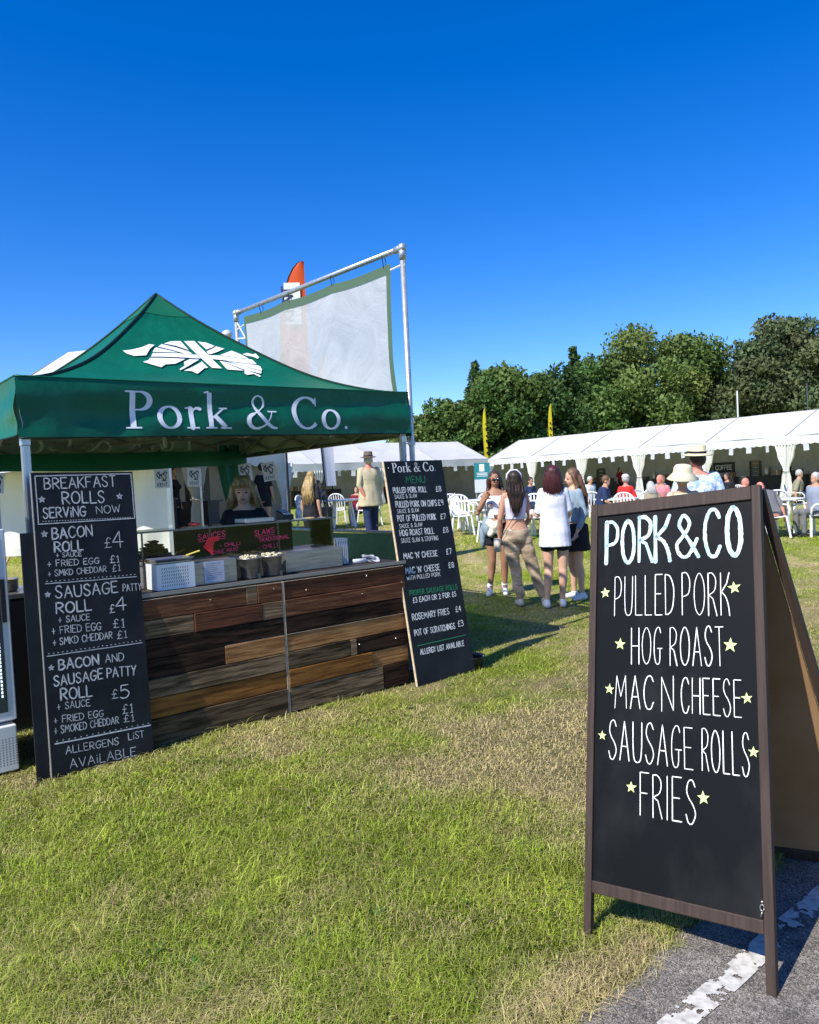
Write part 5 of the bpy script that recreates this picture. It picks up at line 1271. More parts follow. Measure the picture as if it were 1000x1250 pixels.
# ------------------------------------------------------------ people
SKIN = mat('skin', (.52, .29, .19), .5, .3, col2=(.46, .25, .165), scale=20)
SKIN_TAN = mat('tanned_skin', (.36, .185, .11), .5, .3, col2=(.31, .16, .095), scale=20)
SKIN_PALE = mat('pale_skin', (.66, .40, .28), .5, .3, col2=(.58, .34, .235), scale=20)
SKIN_PINK = mat('sunburnt_skin', (.62, .24, .17), .5, .3)
def hairmat(name, a, b): return mat(name, a, .45, .4, col2=b, scale=5, stretch=(9, 9, 1), bump=.7, bscale=9, bdist=.01, lo=.35, hi=.6)
H_DARK = hairmat('dark_brown_hair', (.014, .009, .007), (.04, .022, .014)); H_BROWN = hairmat('brown_hair', (.07, .035, .018), (.17, .09, .045))
H_RED = hairmat('dark_red_hair', (.035, .008, .009), (.075, .015, .015)); H_BLOND = hairmat('blonde_hair', (.50, .38, .17), (.24, .15, .06))
H_GREY = hairmat('grey_hair', (.32, .31, .3), (.5, .49, .47)); H_WAVY = hairmat('wavy_brown_hair', (.03, .015, .01), (.075, .035, .02))
def cloth(name, c, c2=None, scale=10, rough=.8, sheen=0, **k): return mat(name, c, rough, .2, col2=c2, scale=scale, sheen=sheen, bump=.35, bscale=14, bdist=.012, **k)
def fuse(mb, voxel, m_, name, parent, smooth=3, fold=0.0, fs=(10, 10, 4), seed=0.0):
    me = mb.mesh('tmp', None); o = bpy.data.objects.new('tmp', me); C.objects.link(o)
    a = o.modifiers.new('r', 'REMESH'); a.mode = 'VOXEL'; a.voxel_size = voxel; a.use_smooth_shade = True
    b = o.modifiers.new('s', 'SMOOTH'); b.factor = .5; b.iterations = smooth
    dg = bpy.context.evaluated_depsgraph_get(); dg.update(); em = bpy.data.meshes.new_from_object(o.evaluated_get(dg))
    bpy.data.objects.remove(o); bpy.data.meshes.remove(me); em.name = name; em.materials.clear(); em.materials.append(m_)
    if fold:
        nv = len(em.vertices); co = np.empty(nv*3, np.float32); em.vertices.foreach_get('co', co); co = co.reshape(-1, 3)
        no_ = np.array([v.normal[:] for v in em.vertices]); d = np.array([noise.noise(Vector((c[0]*fs[0]+seed, c[1]*fs[1], c[2]*fs[2]))) for c in co])
        d = np.where(np.abs(d) < .25, d, d)*fold; co += (no_*d[:, None]).astype(np.float32); em.vertices.foreach_set('co', co.ravel()); em.update()
    em.polygons.foreach_set('use_smooth', [True]*len(em.polygons))
    r = bpy.data.objects.new(name, em); C.objects.link(r); r.parent = parent
    return r
def limb(mb, pts, rad, n=10):
    pts = [Vector(p) for p in pts]; mb.tube(pts, rad, n)
    for p, r in zip(pts, rad): mb.ball(p, r*.98, n, 6)
    return mb
FEM = [(.80, .12, .10), (.87, .152, .118), (.94, .160, .12), (1.01, .138, .10), (1.09, .112, .086), (1.17, .116, .09), (1.26, .130, .105), (1.33, .138, .10), (1.39, .138, .08), (1.43, .11, .065), (1.47, .052, .052)]
MAL = [(.80, .13, .10), (.87, .165, .12), (.94, .168, .125), (1.01, .16, .12), (1.09, .158, .118), (1.17, .165, .122), (1.26, .178, .128), (1.33, .19, .12), (1.40, .185, .095), (1.44, .12, .07), (1.48, .058, .056)]
def person(label, loc, rz, H_=1.68, male=False, skin=SKIN, hair=None, hairm=H_DARK, top=None, bottom=None, arms=None, legs=None, seated=False, lean=0.0,
           shoes=None, socks=None, hat=None, voxel=.013, head_turn=0.0, head_tilt=0.0, detail=True, hips=0.0, group=None, belly=0.0):
    root = empty('person', loc, rz, label, 'person', group); s = H_/1.70; root.scale = (s, s, s)
    TOR = MAL if male else FEM
    dz = -.42 if seated else 0
    TU = Matrix.Translation((0, 0, dz)) @ Matrix.Translation((0, 0, .92)) @ Matrix.Rotation(lean, 4, 'X') @ Matrix.Translation((0, 0, -.92))
    U = lambda p: TU @ Vector(p)
    sw = .19 if male else .148
    hc = Vector((0, -.015, 1.592)); TH = TU @ Matrix.Translation((0, 0, 1.50)) @ Matrix.Rotation(head_turn, 4, 'Z') @ Matrix.Rotation(head_tilt, 4, 'X') @ Matrix.Translation((0, 0, -1.50))
    Hd = lambda p: TH @ Vector(p)
    if arms is None: arms = [((-sw-.06, .03, 1.12), (-sw-.07, -.03, .88)), ((sw+.06, .03, 1.12), (sw+.07, -.03, .88))]
    if legs is None:
        if seated: legs = [((-.10, -.42, .50), (-.11, -.40, .07)), ((.10, -.42, .50), (.11, -.40, .07))]
        else: legs = [((-.085, -.01, .47), (-.10, .02, .075)), ((.085, -.01, .47), (.10, .02, .075))]
    def torso(mb, z0, z1, off=0.0, flare=0.0, n=18, yo=0.0, strt=0.0):
        rr_ = [(z, a, b) for z, a, b in TOR if z0-.001 <= z <= z1+.001]
        def at(z):
            for (za, aa, ba), (zb, ab, bb) in zip(TOR, TOR[1:]):
                if za <= z <= zb: k = (z-za)/(zb-za); return (z, aa+(ab-aa)*k, ba+(bb-ba)*k)
            return (z, TOR[0][1], TOR[0][2]) if z < TOR[0][0] else (z, TOR[-1][1], TOR[-1][2])
        if not rr_ or rr_[0][0] > z0+.01: rr_ = [at(z0)]+rr_
        if rr_[-1][0] < z1-.01: rr_ = rr_+[at(z1)]
        vs = []; 
        zz_ = [at(z0+(z1-z0)*i/12) for i in range(13)] if strt else rr_
        rr_ = zz_
        for z, a, b in rr_:
            if z > 1.3: strt = 0.0
            fl = flare*max(0, (1.15-z)); sx_ = strt+.06*max(0, 1.25-z) if strt else 0; a = max(a, sx_); b = max(b, sx_*.72); bl = belly*math.exp(-((z-1.05)/.12)**2)
            for k in range(n):
                t = 2*PI*k/n; ct, st = math.cos(t), math.sin(t)
                vs.append(U((math.copysign(abs(ct)**.85, ct)*(a+off+fl), math.copysign(abs(st)**.9, st)*(b+off+fl)-(bl if st < 0 else 0)*abs(st)+yo, z)))
        fs = [(i*n+k, i*n+(k+1) % n, (i+1)*n+(k+1) % n, (i+1)*n+k) for i in range(len(rr_)-1) for k in range(n)]
        fs += [tuple(range(n-1, -1, -1)), tuple((len(rr_)-1)*n+k for k in range(n))]
        mb.add(vs, fs)
    # body
    b = MB(); torso(b, .80, 1.47)
    for x in (-1, 1): b.ball(U((x*(sw-.035), 0, 1.395)), .062 if male else .052, 10, 8)
    if not male:
        for x in (-1, 1): b.ball(U((x*.065, -.085, 1.26)), (.058, .05, .058), 10, 8)
    limb(b, [U((0, .01, 1.42)), U((0, .0, 1.47)), Hd((0, -.002, 1.54))], [.06, .052 if not male else .06, .05])
    b.ball(Hd((0, .01, 1.605)), (.074, .092, .098), 14, 10); b.ball(Hd((0, -.022, 1.545)), (.055, .068, .06), 12, 8); b.ball(Hd((0, -.055, 1.508)), (.026, .024, .022), 8, 6)
    if detail: b.ball(Hd((0, -.098, 1.563)), (.012, .017, .017), 8, 6); b.ball(Hd((0, -.09, 1.582)), (.009, .012, .024), 8, 6)
    for x in (-1, 1): b.ball(Hd((x*.078, .01, 1.575)), (.011, .02, .030), 8, 6)
    shoulders = [U((-sw+.02, 0, 1.395)), U((sw-.02, 0, 1.395))]
    elb = [U(a[0]) for a in arms]; wri = [U(a[1]) for a in arms]
    am = 1.15 if male else .95
    for k in (0, 1):
        limb(b, [shoulders[k], shoulders[k].lerp(elb[k], .45), elb[k], elb[k].lerp(wri[k], .35), wri[k]], [.05*am, .045*am, .037*am, .038*am, .025*am], 10)
        d = (wri[k]-elb[k]).normalized(); side = d.cross(Vector((0, -1, 0.3))); side = side.normalized() if side.length > .1 else Vector((1, 0, 0)); nrm = side.cross(d).normalized()
        p = wri[k]+d*.05; Mh = Matrix((side, nrm, d)).transposed(); b.ball(p, (.038*am, .016*am, .048), 10, 6, Mh)
        for f_ in range(4):
            o_ = side*((f_-1.5)*.0185*am); L_ = [.062, .072, .068, .054][f_]; q0 = p+d*.035+o_; q1 = q0+d*L_*.5+nrm*.012; q2 = q1+d*L_*.35+nrm*.028
            limb(b, [q0, q1, q2], [.0095, .0088, .0075], 6)
        sg = 1 if k == 0 else -1; q0 = p-d*.02+side*.03*sg; limb(b, [q0, q0+side*.028*sg+d*.03, q0+side*.03*sg+d*.055+nrm*.01], [.012, .0105, .009], 6)
    hipz = .90+dz; hx = .088
    for k, sg in ((0, -1), (1, 1)):
        kn, an = Vector(legs[k][0]), Vector(legs[k][1]); hp = Vector((sg*hx, 0, hipz-.03))
        cf = kn.lerp(an, .3)+Vector((0, .018, 0)) if not seated else kn.lerp(an, .3)+Vector((0, .015, 0))
        limb(b, [hp, hp.lerp(kn, .4), kn, cf, kn.lerp(an, .75), an], [.088, .074, .052, .053, .036, .033], 12)
        limb(b, [an+Vector((0, .02, -.03)), an+Vector((sg*.012, -.10, -.045)), an+Vector((sg*.018, -.145, -.05))], [.034, .032, .024], 8)
    if seated: limb(b, [Vector((-hx, 0, hipz)), Vector((hx, 0, hipz))], [.1, .1])
    body = fuse(b, voxel if not detail else min(voxel, .010), skin, 'body', root, 2)
    # clothes
    def sleeve(mb, k, frac, r0, r1):
        S, E_, W_ = shoulders[k], elb[k], wri[k]
        if frac <= 1: P = [S, S.lerp(E_, frac*.5), S.lerp(E_, frac)]; limb(mb, P[:2], [r0, (r0+r1)/2]); mb.tube(P, [r0, (r0+r1)/2, r1], 12)
        else: P = [S, E_, E_.lerp(W_, frac-1)]; limb(mb, P[:2], [r0, (r0+r1)/2]); mb.tube(P, [r0, (r0+r1)/2, r1], 12)
    if top:
        t_ = MB(); kind = top[0]; m_ = top[1]
        if kind == 'tee': torso(t_, top[2], 1.43, .018, top[4] if len(top) > 4 else 0.0, strt=.165 if male else .132); [sleeve(t_, k, top[3], .068 if male else .055, .064 if top[3] <= 1 and male else (.054 if top[3] <= 1 else .036)) for k in (0, 1)]; [t_.ball(U((x*(sw-.035), 0, 1.39)), .073 if male else .058) for x in (-1, 1)]
        if kind == 'crop': torso(t_, top[2], 1.37, .011); [limb(t_, [U((x*.085, .055, 1.35)), U((x*.07, .02, 1.45)), U((x*.08, -.06, 1.36))], [.022, .018, .022]) for x in (-1, 1)]; [t_.ball(U((x*.065, -.09, 1.26)), (.06, .042, .058)) for x in (-1, 1)]
        if not male and kind == 'tee': [t_.ball(U((x*.065, -.09, 1.26)), (.068, .06, .066)) for x in (-1, 1)]
        if not (male and False): fuse(t_, .012, m_, 'shirt' if kind == 'tee' else 'crop_top', root, 2, .012 if kind == 'tee' else .004, (9, 9, 3.5), rnd.random()*9)
    if bottom:
        t_ = MB(); kind, m_ = bottom[0], bottom[1]
        if seated: limb(t_, [Vector((-hx, 0, hipz)), Vector((hx, 0, hipz))], [.115, .115])
        torso(t_, .82, bottom[2] if len(bottom) > 2 else 1.02, .012)
        for k, sg in ((0, -1), (1, 1)):
            kn, an = Vector(legs[k][0]), Vector(legs[k][1]); hp = Vector((sg*hx, 0, hipz-.03))
            if kind == 'trousers': limb(t_, [hp, hp.lerp(kn, .4), kn, kn.lerp(an, .5), kn.lerp(an, .9)], [.105, .094, .076, .068, .052], 12)
            elif kind == 'baggy': limb(t_, [hp, hp.lerp(kn, .4), kn, kn.lerp(an, .45), kn.lerp(an, .86), kn.lerp(an, .9)], [.100, .094, .076, .068, .056, .045], 12)
            elif kind == 'shorts': limb(t_, [hp, hp.lerp(kn, .32)], [.096, .09], 12); t_.tube([hp, hp.lerp(kn, .42)], [.096, .09], 12)
            elif kind == 'long_shorts': limb(t_, [hp, hp.lerp(kn, .6)], [.11, .098], 12); t_.tube([hp, hp.lerp(kn, .98)], [.11, .092], 12)
        if kind == 'skirt': t_.tube([(0, 0, .98), (0, 0, .64)], [.17, .2], 18)
        fuse(t_, .012, m_, 'trousers' if kind in ('trousers', 'baggy') else kind, root, 2, {'baggy': .020}.get(kind, .010), {'baggy': (7, 7, 10)}.get(kind, (9, 9, 6)), rnd.random()*9)
    # shoes and socks
    for k, sg in ((0, -1), (1, 1)):
        an = Vector(legs[k][1])
        if shoes:
            t_ = MB(); limb(t_, [an+Vector((0, .03, -.032)), an+Vector((sg*.010, -.06, -.032)), an+Vector((sg*.018, -.14, -.042))], [.042, .043, .036], 10); limb(t_, [an+Vector((0, .012, -.02)), an+Vector((0, 0, .012))], [.042, .04])
            fuse(t_, .012, shoes, 'shoe', root, 2)
        if socks:
            MB().tube([an+Vector((0, 0, -.01)), an+Vector((0, .005, .06)), an+(Vector(legs[k][0])-an)*.24], [.040, .040, .043], 14).build('sock', socks, root, True)
    # hair
    if hair:
        t_ = MB(); st = MB()
        if hair == 'bald': pass
        else:
            t_.ball(Hd((0, .024, 1.622)), (.086, .094, .096), 14, 10)
            if hair != 'short': t_.ball(Hd((0, .045, 1.58)), (.087, .075, .095), 14, 10)
            if hair == 'short': t_.ball(Hd((0, .042, 1.60)), (.08, .075, .08), 14, 10)
            zl = {'taper': 1.2, 'long': 1.16, 'bob': 1.455, 'mid': 1.38, 'verylong': 1.12}.get(hair)
            if hair == 'taper':
                for x in (-.07, -.035, 0, .035, .07):
                    limb(t_, [Hd((x, .07, 1.58)), U((x*1.15, .10, 1.44)), U((x*.75+.01, .115, 1.33)), U((x*.3+.02, .12, zl+.02))], [.034, .036, .024, .008], 8)
                for x in (-1, 1): limb(t_, [Hd((x*.072, -.01, 1.60)), U((x*.088, .01, 1.48)), U((x*.10, -.02, 1.38)), U((x*.09, -.06, 1.30))], [.028, .026, .02, .008], 8)
                for i in range(200):
                    x = rnd.uniform(-.1, .1); a_ = Hd((x*.75, rnd.uniform(.03, .1), 1.64)); c_ = U((x*1.15, .125+rnd.uniform(-.02, .015), 1.42)); e_ = U((x*.35+.02+rnd.uniform(-.03, .03), .125, zl+rnd.uniform(-.08, .12)))
                    st.tube([a_, c_, e_], [.004, .0045, .0012], 3, False)
            if hair in ('long', 'verylong'):
                for x in (-.07, -.035, 0, .035, .07):
                    limb(t_, [Hd((x, .07, 1.58)), U((x*1.25, .105, 1.42)), U((x*1.2, .115, 1.28)), U((x*.85, .11, zl+.03))], [.034, .042, .036, .016], 8)
                for x in (-1, 1): limb(t_, [Hd((x*.072, -.01, 1.60)), U((x*.09, .01, 1.48)), U((x*.105, -.02, 1.38)), U((x*.10, -.07, 1.27))], [.03, .034, .032, .014], 8)
                for i in range(230):
                    x = rnd.uniform(-.11, .11); y0 = rnd.uniform(.02, .1); a_ = Hd((x*.7, y0, 1.62)); c_ = U((x*1.15+rnd.uniform(-.02, .02), .125+rnd.uniform(-.03, .02), 1.36)); e_ = U((x*1.1+rnd.uniform(-.05, .05), .12+rnd.uniform(-.03, .03), zl+rnd.uniform(-.10, .14)))
                    st.tube([a_, c_, c_.lerp(e_, .5)+Vector((rnd.uniform(-.025, .025), rnd.uniform(-.01, .01), 0)), e_], [.004, .0048, .0045, .0015], 3, False)
            if hair in ('bob', 'mid'):
                for i in range(15):
                    an_ = PI*(-.12+1.24*i/14); cx, cy = math.cos(an_), math.sin(an_)
                    zz = zl+rnd.uniform(-.012, .012); bw_ = 1.16 if hair == 'bob' else 1; limb(t_, [Hd((cx*.074*bw_, .015+cy*.07, 1.62)), Hd((cx*.092*bw_, .02+cy*.085, 1.52)), Hd((cx*.1*bw_, .02+cy*.09, zz))], [.028, .026, .010], 8)
                for i in range(260):
                    an_ = PI*rnd.uniform(-.14, 1.14); cx, cy = math.cos(an_), math.sin(an_); k_ = rnd.uniform(1.0, 1.5 if hair == 'bob' else 1.22)
                    st.tube([Hd((cx*.08, .015+cy*.085, 1.66)), Hd((cx*.098*(1+(k_-1)*.6), .02+cy*.1*(1+(k_-1)*.5), 1.54)), Hd((cx*.104*k_, .02+cy*.10*k_, zl+rnd.uniform(-.03, .055)))], [.005, .005, .0015], 4, False)
            if hair == 'pony': 
                limb(t_, [Hd((0, .10, 1.64)), Hd((0, .16, 1.58)), U((0, .15, 1.42)), U((0, .13, 1.26))], [.03, .034, .028, .01], 8)
            if top and top[0] == 'tee' and False: pass
            ho = fuse(t_, .010, hairm, 'hair', root, 2, .006, (40, 40, 5))
            if st.v: st.build('hair_strands', hairm, ho, True)
    if detail:
        for x in (-1, 1):
            ey_ = MB().ball(Hd((x*.03, -.083, 1.588)), (.011, .006, .0055), 8, 6).build('eye', mat('eye_dark', (.03, .02, .02), .3), root, True)
            MB().tube([Hd((x*.016, -.094, 1.606)), Hd((x*.032, -.092, 1.611)), Hd((x*.047, -.083, 1.606))], .0022, 5).build('eyebrow', hairm, root)
        MB().ball(Hd((0, -.091, 1.532)), (.021, .007, .0055), 10, 6).build('mouth', mat('lips', (.38, .10, .09), .4), root, True)
    if hat:
        kind, m_, band = hat
        if kind == 'brim':
            h_ = MB().lathe([(.158, -.012), (.162, -.004), (.12, .004), (.092, .012), (.088, .085), (.074, .104), (.03, .096), (.003, .094)], 26, sx=.95, sy=1.1).build('hat', m_, root, True); h_.matrix_local = TH @ Matrix.Translation((0, .015, 1.655)) @ Matrix.Rotation(-.08, 4, 'X')
            MB().lathe([(.0945, .010), (.0935, .036)], 26, sx=.95, sy=1.1).build('hat_band', band, h_, True)
        if kind == 'bucket':
            h_ = MB().lathe([(.17, -.065), (.172, -.06), (.112, .0), (.104, .02), (.098, .065), (.08, .092), (.04, .10), (.003, .101)], 26, sx=.98, sy=1.1).build('hat', m_, root, True); h_.matrix_local = TH @ Matrix.Translation((0, .015, 1.645)) @ Matrix.Rotation(-.16, 4, 'X')
            MB().lathe([(.106, .012), (.1045, .022)], 26, sx=.98, sy=1.1).build('hat_band', m_, h_, True)
        if kind == 'cap':
            h_ = MB().lathe([(.092, -.02), (.09, .03), (.07, .07), (.03, .088), (.003, .09)], 18, sx=1, sy=1.1).build('hat', m_, root, True); h_.matrix_local = TH @ Matrix.Translation((0, .015, 1.645))
            MB().ball((0, -.11, -.012), (.07, .06, .008), 12, 6).build('peak', m_, h_, True)
    return root, U, Hd
WHT = cloth('white_cotton', (.74, .75, .82), (.64, .65, .74)); LIL = cloth('lilac_jersey', (.62, .60, .78)); SATIN = mat('beige_satin', (.56, .42, .28), .33, .6, col2=(.30, .22, .145), scale=7, stretch=(1, 1, 3), bump=.5, bscale=9, bdist=.02, sheen=.3)
DENIM = cloth('light_denim', (.17, .24, .30), (.27, .34, .40)); BLK = cloth('black_cotton', (.012, .013, .018), (.02, .02, .026)); NAVY = cloth('navy_cotton', (.02, .035, .09)); SHOEW = mat('white_trainers', (.72, .72, .72), .5)
CREAM = cloth('cream_linen', (.52, .46, .30), (.44, .38, .25)); STRAWH = mat('cream_straw', (.66, .60, .40), .8, col2=(.55, .5, .32), scale=60); CHECK = cloth('blue_check_shirt', (.30, .45, .72), (.66, .72, .8), 26, lo=.46, hi=.54)
TWEED = cloth('brown_tweed', (.10, .075, .055), (.17, .13, .10), 50); PINKS = cloth('pink_linen', (.62, .25, .27), (.55, .2, .22)); REDC = cloth('red_jersey', (.62, .03, .025)); MAROON = cloth('maroon_jersey', (.18, .01, .025)); GREYC = cloth('grey_jersey', (.15, .155, .16)); BLUEC = cloth('bright_blue_jersey', (.08, .22, .6)); KHAKI = cloth('khaki_cotton', (.28, .25, .17))
SUNG = mat('sunglass_lens', (.01, .01, .01), .1, .8)

# four young women in a group
r, U, Hd = person('young woman in sunglasses with long wavy hair, facing the camera, hand at her chin', (1.17, 10.62, 0.0), -.15, 1.68, skin=SKIN_TAN, hair='long', hairm=H_WAVY, top=('crop', WHT, 1.06), bottom=('shorts', BLK, 1.0),
  arms=[((-.25, -.04, 1.14), (-.13, -.16, 1.33)), ((.21, -.02, 1.12), (.06, -.17, 1.10))], shoes=SHOEW, socks=WHT, head_turn=.25, legs=[((-.08, -.03, .47), (-.13, .0, .075)), ((.085, -.01, .47), (.07, .04, .075))])
g_ = MB(); [g_.ball(Hd((x*.034, -.098, 1.588)), (.029, .006, .018), 10, 6) for x in (-1, 1)]; g_.tube([Hd((-.07, -.07, 1.592)), Hd((-.08, .0, 1.59))], .004, 5).tube([Hd((.07, -.07, 1.592)), Hd((.08, .0, 1.59))], .004, 5).tube([Hd((-.01, -.10, 1.592)), Hd((.01, -.10, 1.592))], .004, 5); g_.build('sunglasses', SUNG, r, True)
t_ = MB(); 
t_.ball((-.12, -.03, .95), (.09, .13, .15), 12, 8); t_.ball((-.19, .0, .82), (.05, .07, .16), 10, 6); fuse(t_, .014, DENIM, 'tied_jacket', r, 2, .02, (12, 12, 6))
t_ = MB(); limb(t_, [(-.10, -.12, 1.02), (-.02, -.14, .95), (.05, -.13, .84)], [.05, .07, .03]); limb(t_, [(.02, -.13, 1.0), (-.08, -.14, .86)], [.05, .05]); fuse(t_, .012, cloth('cream_cotton', (.72, .70, .55)), 'hanging_top', r, 2, .012)
r, U, Hd = person('young woman seen from behind in lilac crop top and shiny beige trousers', (1.30, 9.66, 0.0), PI+.05, 1.66, skin=SKIN, hair='taper', hairm=H_DARK, top=('crop', LIL, 1.10), bottom=('baggy', SATIN, .985),
  arms=[((-.185, .01, 1.12), (-.12, -.15, .97)), ((.20, -.0, 1.11), (.20, -.09, .86))], shoes=mat('beige_trainers', (.5, .45, .38), .6), legs=[((-.20, -.02, .47), (-.32, .02, .075)), ((.03, -.0, .47), (-.01, .04, .075))])
MB().tube([Hd((-.092, .0, 1.60)), Hd((-.085, .0, 1.67)), Hd((-.04, .0, 1.718)), Hd((.04, .0, 1.718)), Hd((.085, .0, 1.67)), Hd((.092, .0, 1.60))], .013, 8).build('hair_band', WHT, r, True)
MB().tube([U((-.10, .07, 1.42)), U((.0, .13, 1.2)), U((.15, .11, .98)), U((.22, .02, .82))], .004, 5).build('bag_strap', BLK, r)
MB().lathe([(.05, -.09), (.09, -.085), (.095, .06), (.085, .075), (.02, .08)], 14, (.24, -.02, .79), .5, 1).build('handbag', mat('cream_leather', (.6, .55, .46), .4), r, True)
r, U, Hd = person('woman with dark red bob seen from behind in an oversized white tee shirt, bare legs', (1.73, 9.42, 0.0), PI-.08, 1.70, skin=SKIN_PALE, hair='mid', hairm=H_RED, top=('tee', WHT, .74, .92, .04), bottom=('shorts', BLK, .95),
  arms=[((-.19, -.02, 1.13), (-.10, -.2, .99)), ((.195, -.04, 1.12), (.22, -.25, 1.15))], shoes=SHOEW, legs=[((-.08, -.0, .47), (-.06, .0, .075)), ((.09, -.01, .47), (.13, .04, .075))])
MB().lathe([(.026, -.06), (.034, .06)], 14, tuple(U((.225, -.36, 1.22)))).build('drink_cup', mat('clear_cup', (.6, .62, .6), .2, trans=.5), r, True)
MB().tube([U((.26, -.17, 1.155)), U((.24, -.2, 1.16))], .031, 12).build('bracelet', SHOEW, r)
r, U, Hd = person('young woman in profile with light brown hair, denim jacket and black skirt', (2.08, 9.95, 0.0), -1.25, 1.66, skin=SKIN_PALE, hair='verylong', hairm=H_BROWN, top=('tee', DENIM, 1.02, 1.85), bottom=('skirt', BLK, 1.0),
  arms=[((-.22, -.02, 1.12), (-.14, -.16, .98)), ((.23, .02, 1.12), (.20, -.08, .9))], shoes=SHOEW, head_tilt=.12)

# man with the brown hat behind the stall, and the pair behind the easel
r, U, Hd = person('man in brown brimmed hat and loose cream shirt walking beyond the stall, seen from behind', (-.78, 15.9, zg(-.78, 15.9)), PI+.55, 1.80, True, SKIN_PINK, 'short', H_GREY, top=('tee', CREAM, .72, 1.8, .09), bottom=('trousers', NAVY, 1.0),
  arms=[((-.25, .05, 1.12), (-.20, .02, .9)), ((.25, .04, 1.12), (.17, .10, .92))], shoes=RUBBER, socks=WHT, hat=('brim', TWEED, BLK), belly=.04, head_turn=-.5, legs=[((-.10, -.05, .47), (-.12, -.08, .075)), ((.10, .05, .47), (.11, .14, .09))])
r, U, Hd = person('man in cream straw hat with black band and blue check shirt behind the easel board', (3.33, 9.05, 0.0), PI-.2, 1.80, True, SKIN_PINK, 'short', H_DARK, top=('tee', CHECK, .85, .95, .03), bottom=('trousers', KHAKI), shoes=RUBBER, hat=('brim', STRAWH, BLK), head_turn=.3, belly=.03)
r, U, Hd = person('person in pale bucket hat just in front of the man in the straw hat', (2.86, 8.2, 0.0), PI, 1.60, False, SKIN, 'short', H_GREY, top=('tee', cloth('pale_yellow_cotton', (.55, .5, .36)), .85, .9), bottom=('trousers', NAVY), shoes=SHOEW, hat=('bucket', mat('cream_canvas', (.66, .62, .44), .85, col2=(.58, .54, .38), scale=20), None))
# the vendor
vp = SW(1.83, .74)
r, U, Hd = person('blonde vendor with a shaggy bob and fringe in a black tee shirt behind the counter', (vp.x, vp.y, 0.0), .12, 1.70, False, SKIN_PALE, 'bob', H_BLOND, top=('tee', BLK, .85, .95), bottom=('trousers', BLK), shoes=RUBBER, lean=.0, head_tilt=.12,
  arms=[((-.24, -.02, 1.14), (-.18, -.20, 1.0)), ((.24, -.02, 1.14), (.18, -.2, 1.0))], voxel=.009)
t_ = MB()
for x in np.linspace(-.055, .055, 8): t_.tube([Hd((x*.8, -.03, 1.712)), Hd((x*1.05, -.088, 1.672)), Hd((x*1.15+.006, -.1, 1.622))], [.018, .014, .004], 6)
t_.build('fringe', H_BLOND, r, True)

# ------------------------------------------------------------ plastic chairs and tables
ch0 = empty('plastic_chair', (1.12, 17.0, zg(1.12, 17)), .2, 'chair0', 'chair')
MB().sheet(lambda i, t: Vector((-.22+.44*i, -.22+.44*t, .43-.02*math.sin(i*PI)+.02*(1-t)*0)), 6, 6).build('seat', WHITEPLASTIC, ch0, True, solid=.018)
for x, y in ((-.2, -.2), (.2, -.2), (-.2, .2), (.2, .2)): MB().bar((x*1.25, y*1.25, 0), (x, y, .43), .045, .035).build('leg', WHITEPLASTIC, ch0, bevel=.006)
bpts = [(-.22, .2, .42), (-.235, .27, .68), (-.19, .30, .80), (-.1, .315, .86), (0, .32, .875), (.1, .315, .86), (.19, .30, .80), (.235, .27, .68), (.22, .2, .42)]
MB().tube([Vector(p) for p in catmull([tuple(p) for p in bpts], 3)], .02, 8).build('back_frame', WHITEPLASTIC, ch0, True)
MB().bar((-.215, .215, .47), (.215, .215, .47), .02, .05).build('back_rail', WHITEPLASTIC, ch0, bevel=.004)
for x in (-.14, -.07, 0, .07, .14): MB().bar((x, .225, .47), (x*1.05, .31, .85), .03, .012).build('slat', WHITEPLASTIC, ch0)
for x in (-1, 1): MB().tube([(x*.235, .27, .66), (x*.265, .05, .65), (x*.265, -.16, .64), (x*.25, -.22, .58), (x*.24, -.23, .43)], .02, 8).build('armrest', WHITEPLASTIC, ch0, True)
CH = [(1.12, 17.2, .1, 'white plastic chair seen from behind, beside the price menu board'), (1.05, 18.1, .3, 'white plastic chair stacked behind the one beside the price menu board'), (1.45, 19.3, 1.4, 'white plastic chair at the far side of the table near the price menu board'),
 (1.66, 15.7, -1.2, 'white plastic chair side-on just left of the woman in sunglasses'), (2.02, 18.7, 2.2, 'white plastic chair behind the woman in sunglasses, near the notice board'),
 (2.52, 16.4, .4, 'white plastic chair between the two women with backs turned'), (2.86, 17.8, 2.9, 'white plastic chair further back between the women with backs turned'), (2.35, 17.9, -.7, 'white plastic chair left of the tied curtain between the women'),
 (4.35, 18.9, 3.0, 'white plastic chair beside the man in the navy shirt'), (4.75, 17.0, .1, 'white plastic chair in front of the person in red, back to the camera'), (5.35, 17.4, -.1, 'white plastic chair in front of the bald man in pink'),
 (7.16, 15.55, .05, 'white plastic chair holding a slumped grey figure, nearest the easel'), (8.2, 17.6, PI-.3, 'white plastic chair facing the camera across the right-hand table'), (8.05, 15.7, -1.35, 'white plastic chair side-on at the right edge of the picture'), (7.6, 17.2, 2.6, 'white plastic chair behind the right-hand table leg'),
 (-1.9, 21.9, 2.8, 'white plastic chair behind the small table left of the man in the brown hat'), (-1.1, 21.5, -.9, 'white plastic chair partly hidden by the man in the brown hat'), (-.05, 19.3, 1.3, 'white plastic chair glimpsed between the brown-hatted man and the menu board'), (-2.75, 21.6, 1.2, 'white plastic chair at the left end of the small table beyond the stall'),
 (6.2, 20.5, .6, 'white plastic chair deep under the long marquee, behind the straw hat')]
for i, (x, y, rz, lb) in enumerate(CH):
    if i == 0: ch0.location = G(x, y); ch0.rotation_euler = (0, 0, rz); ch0['label'] = lb; ch0['group'] = 'white plastic garden chairs'
    else: copy_tree(ch0, G(x, y), rz, lb, 'white plastic garden chairs')
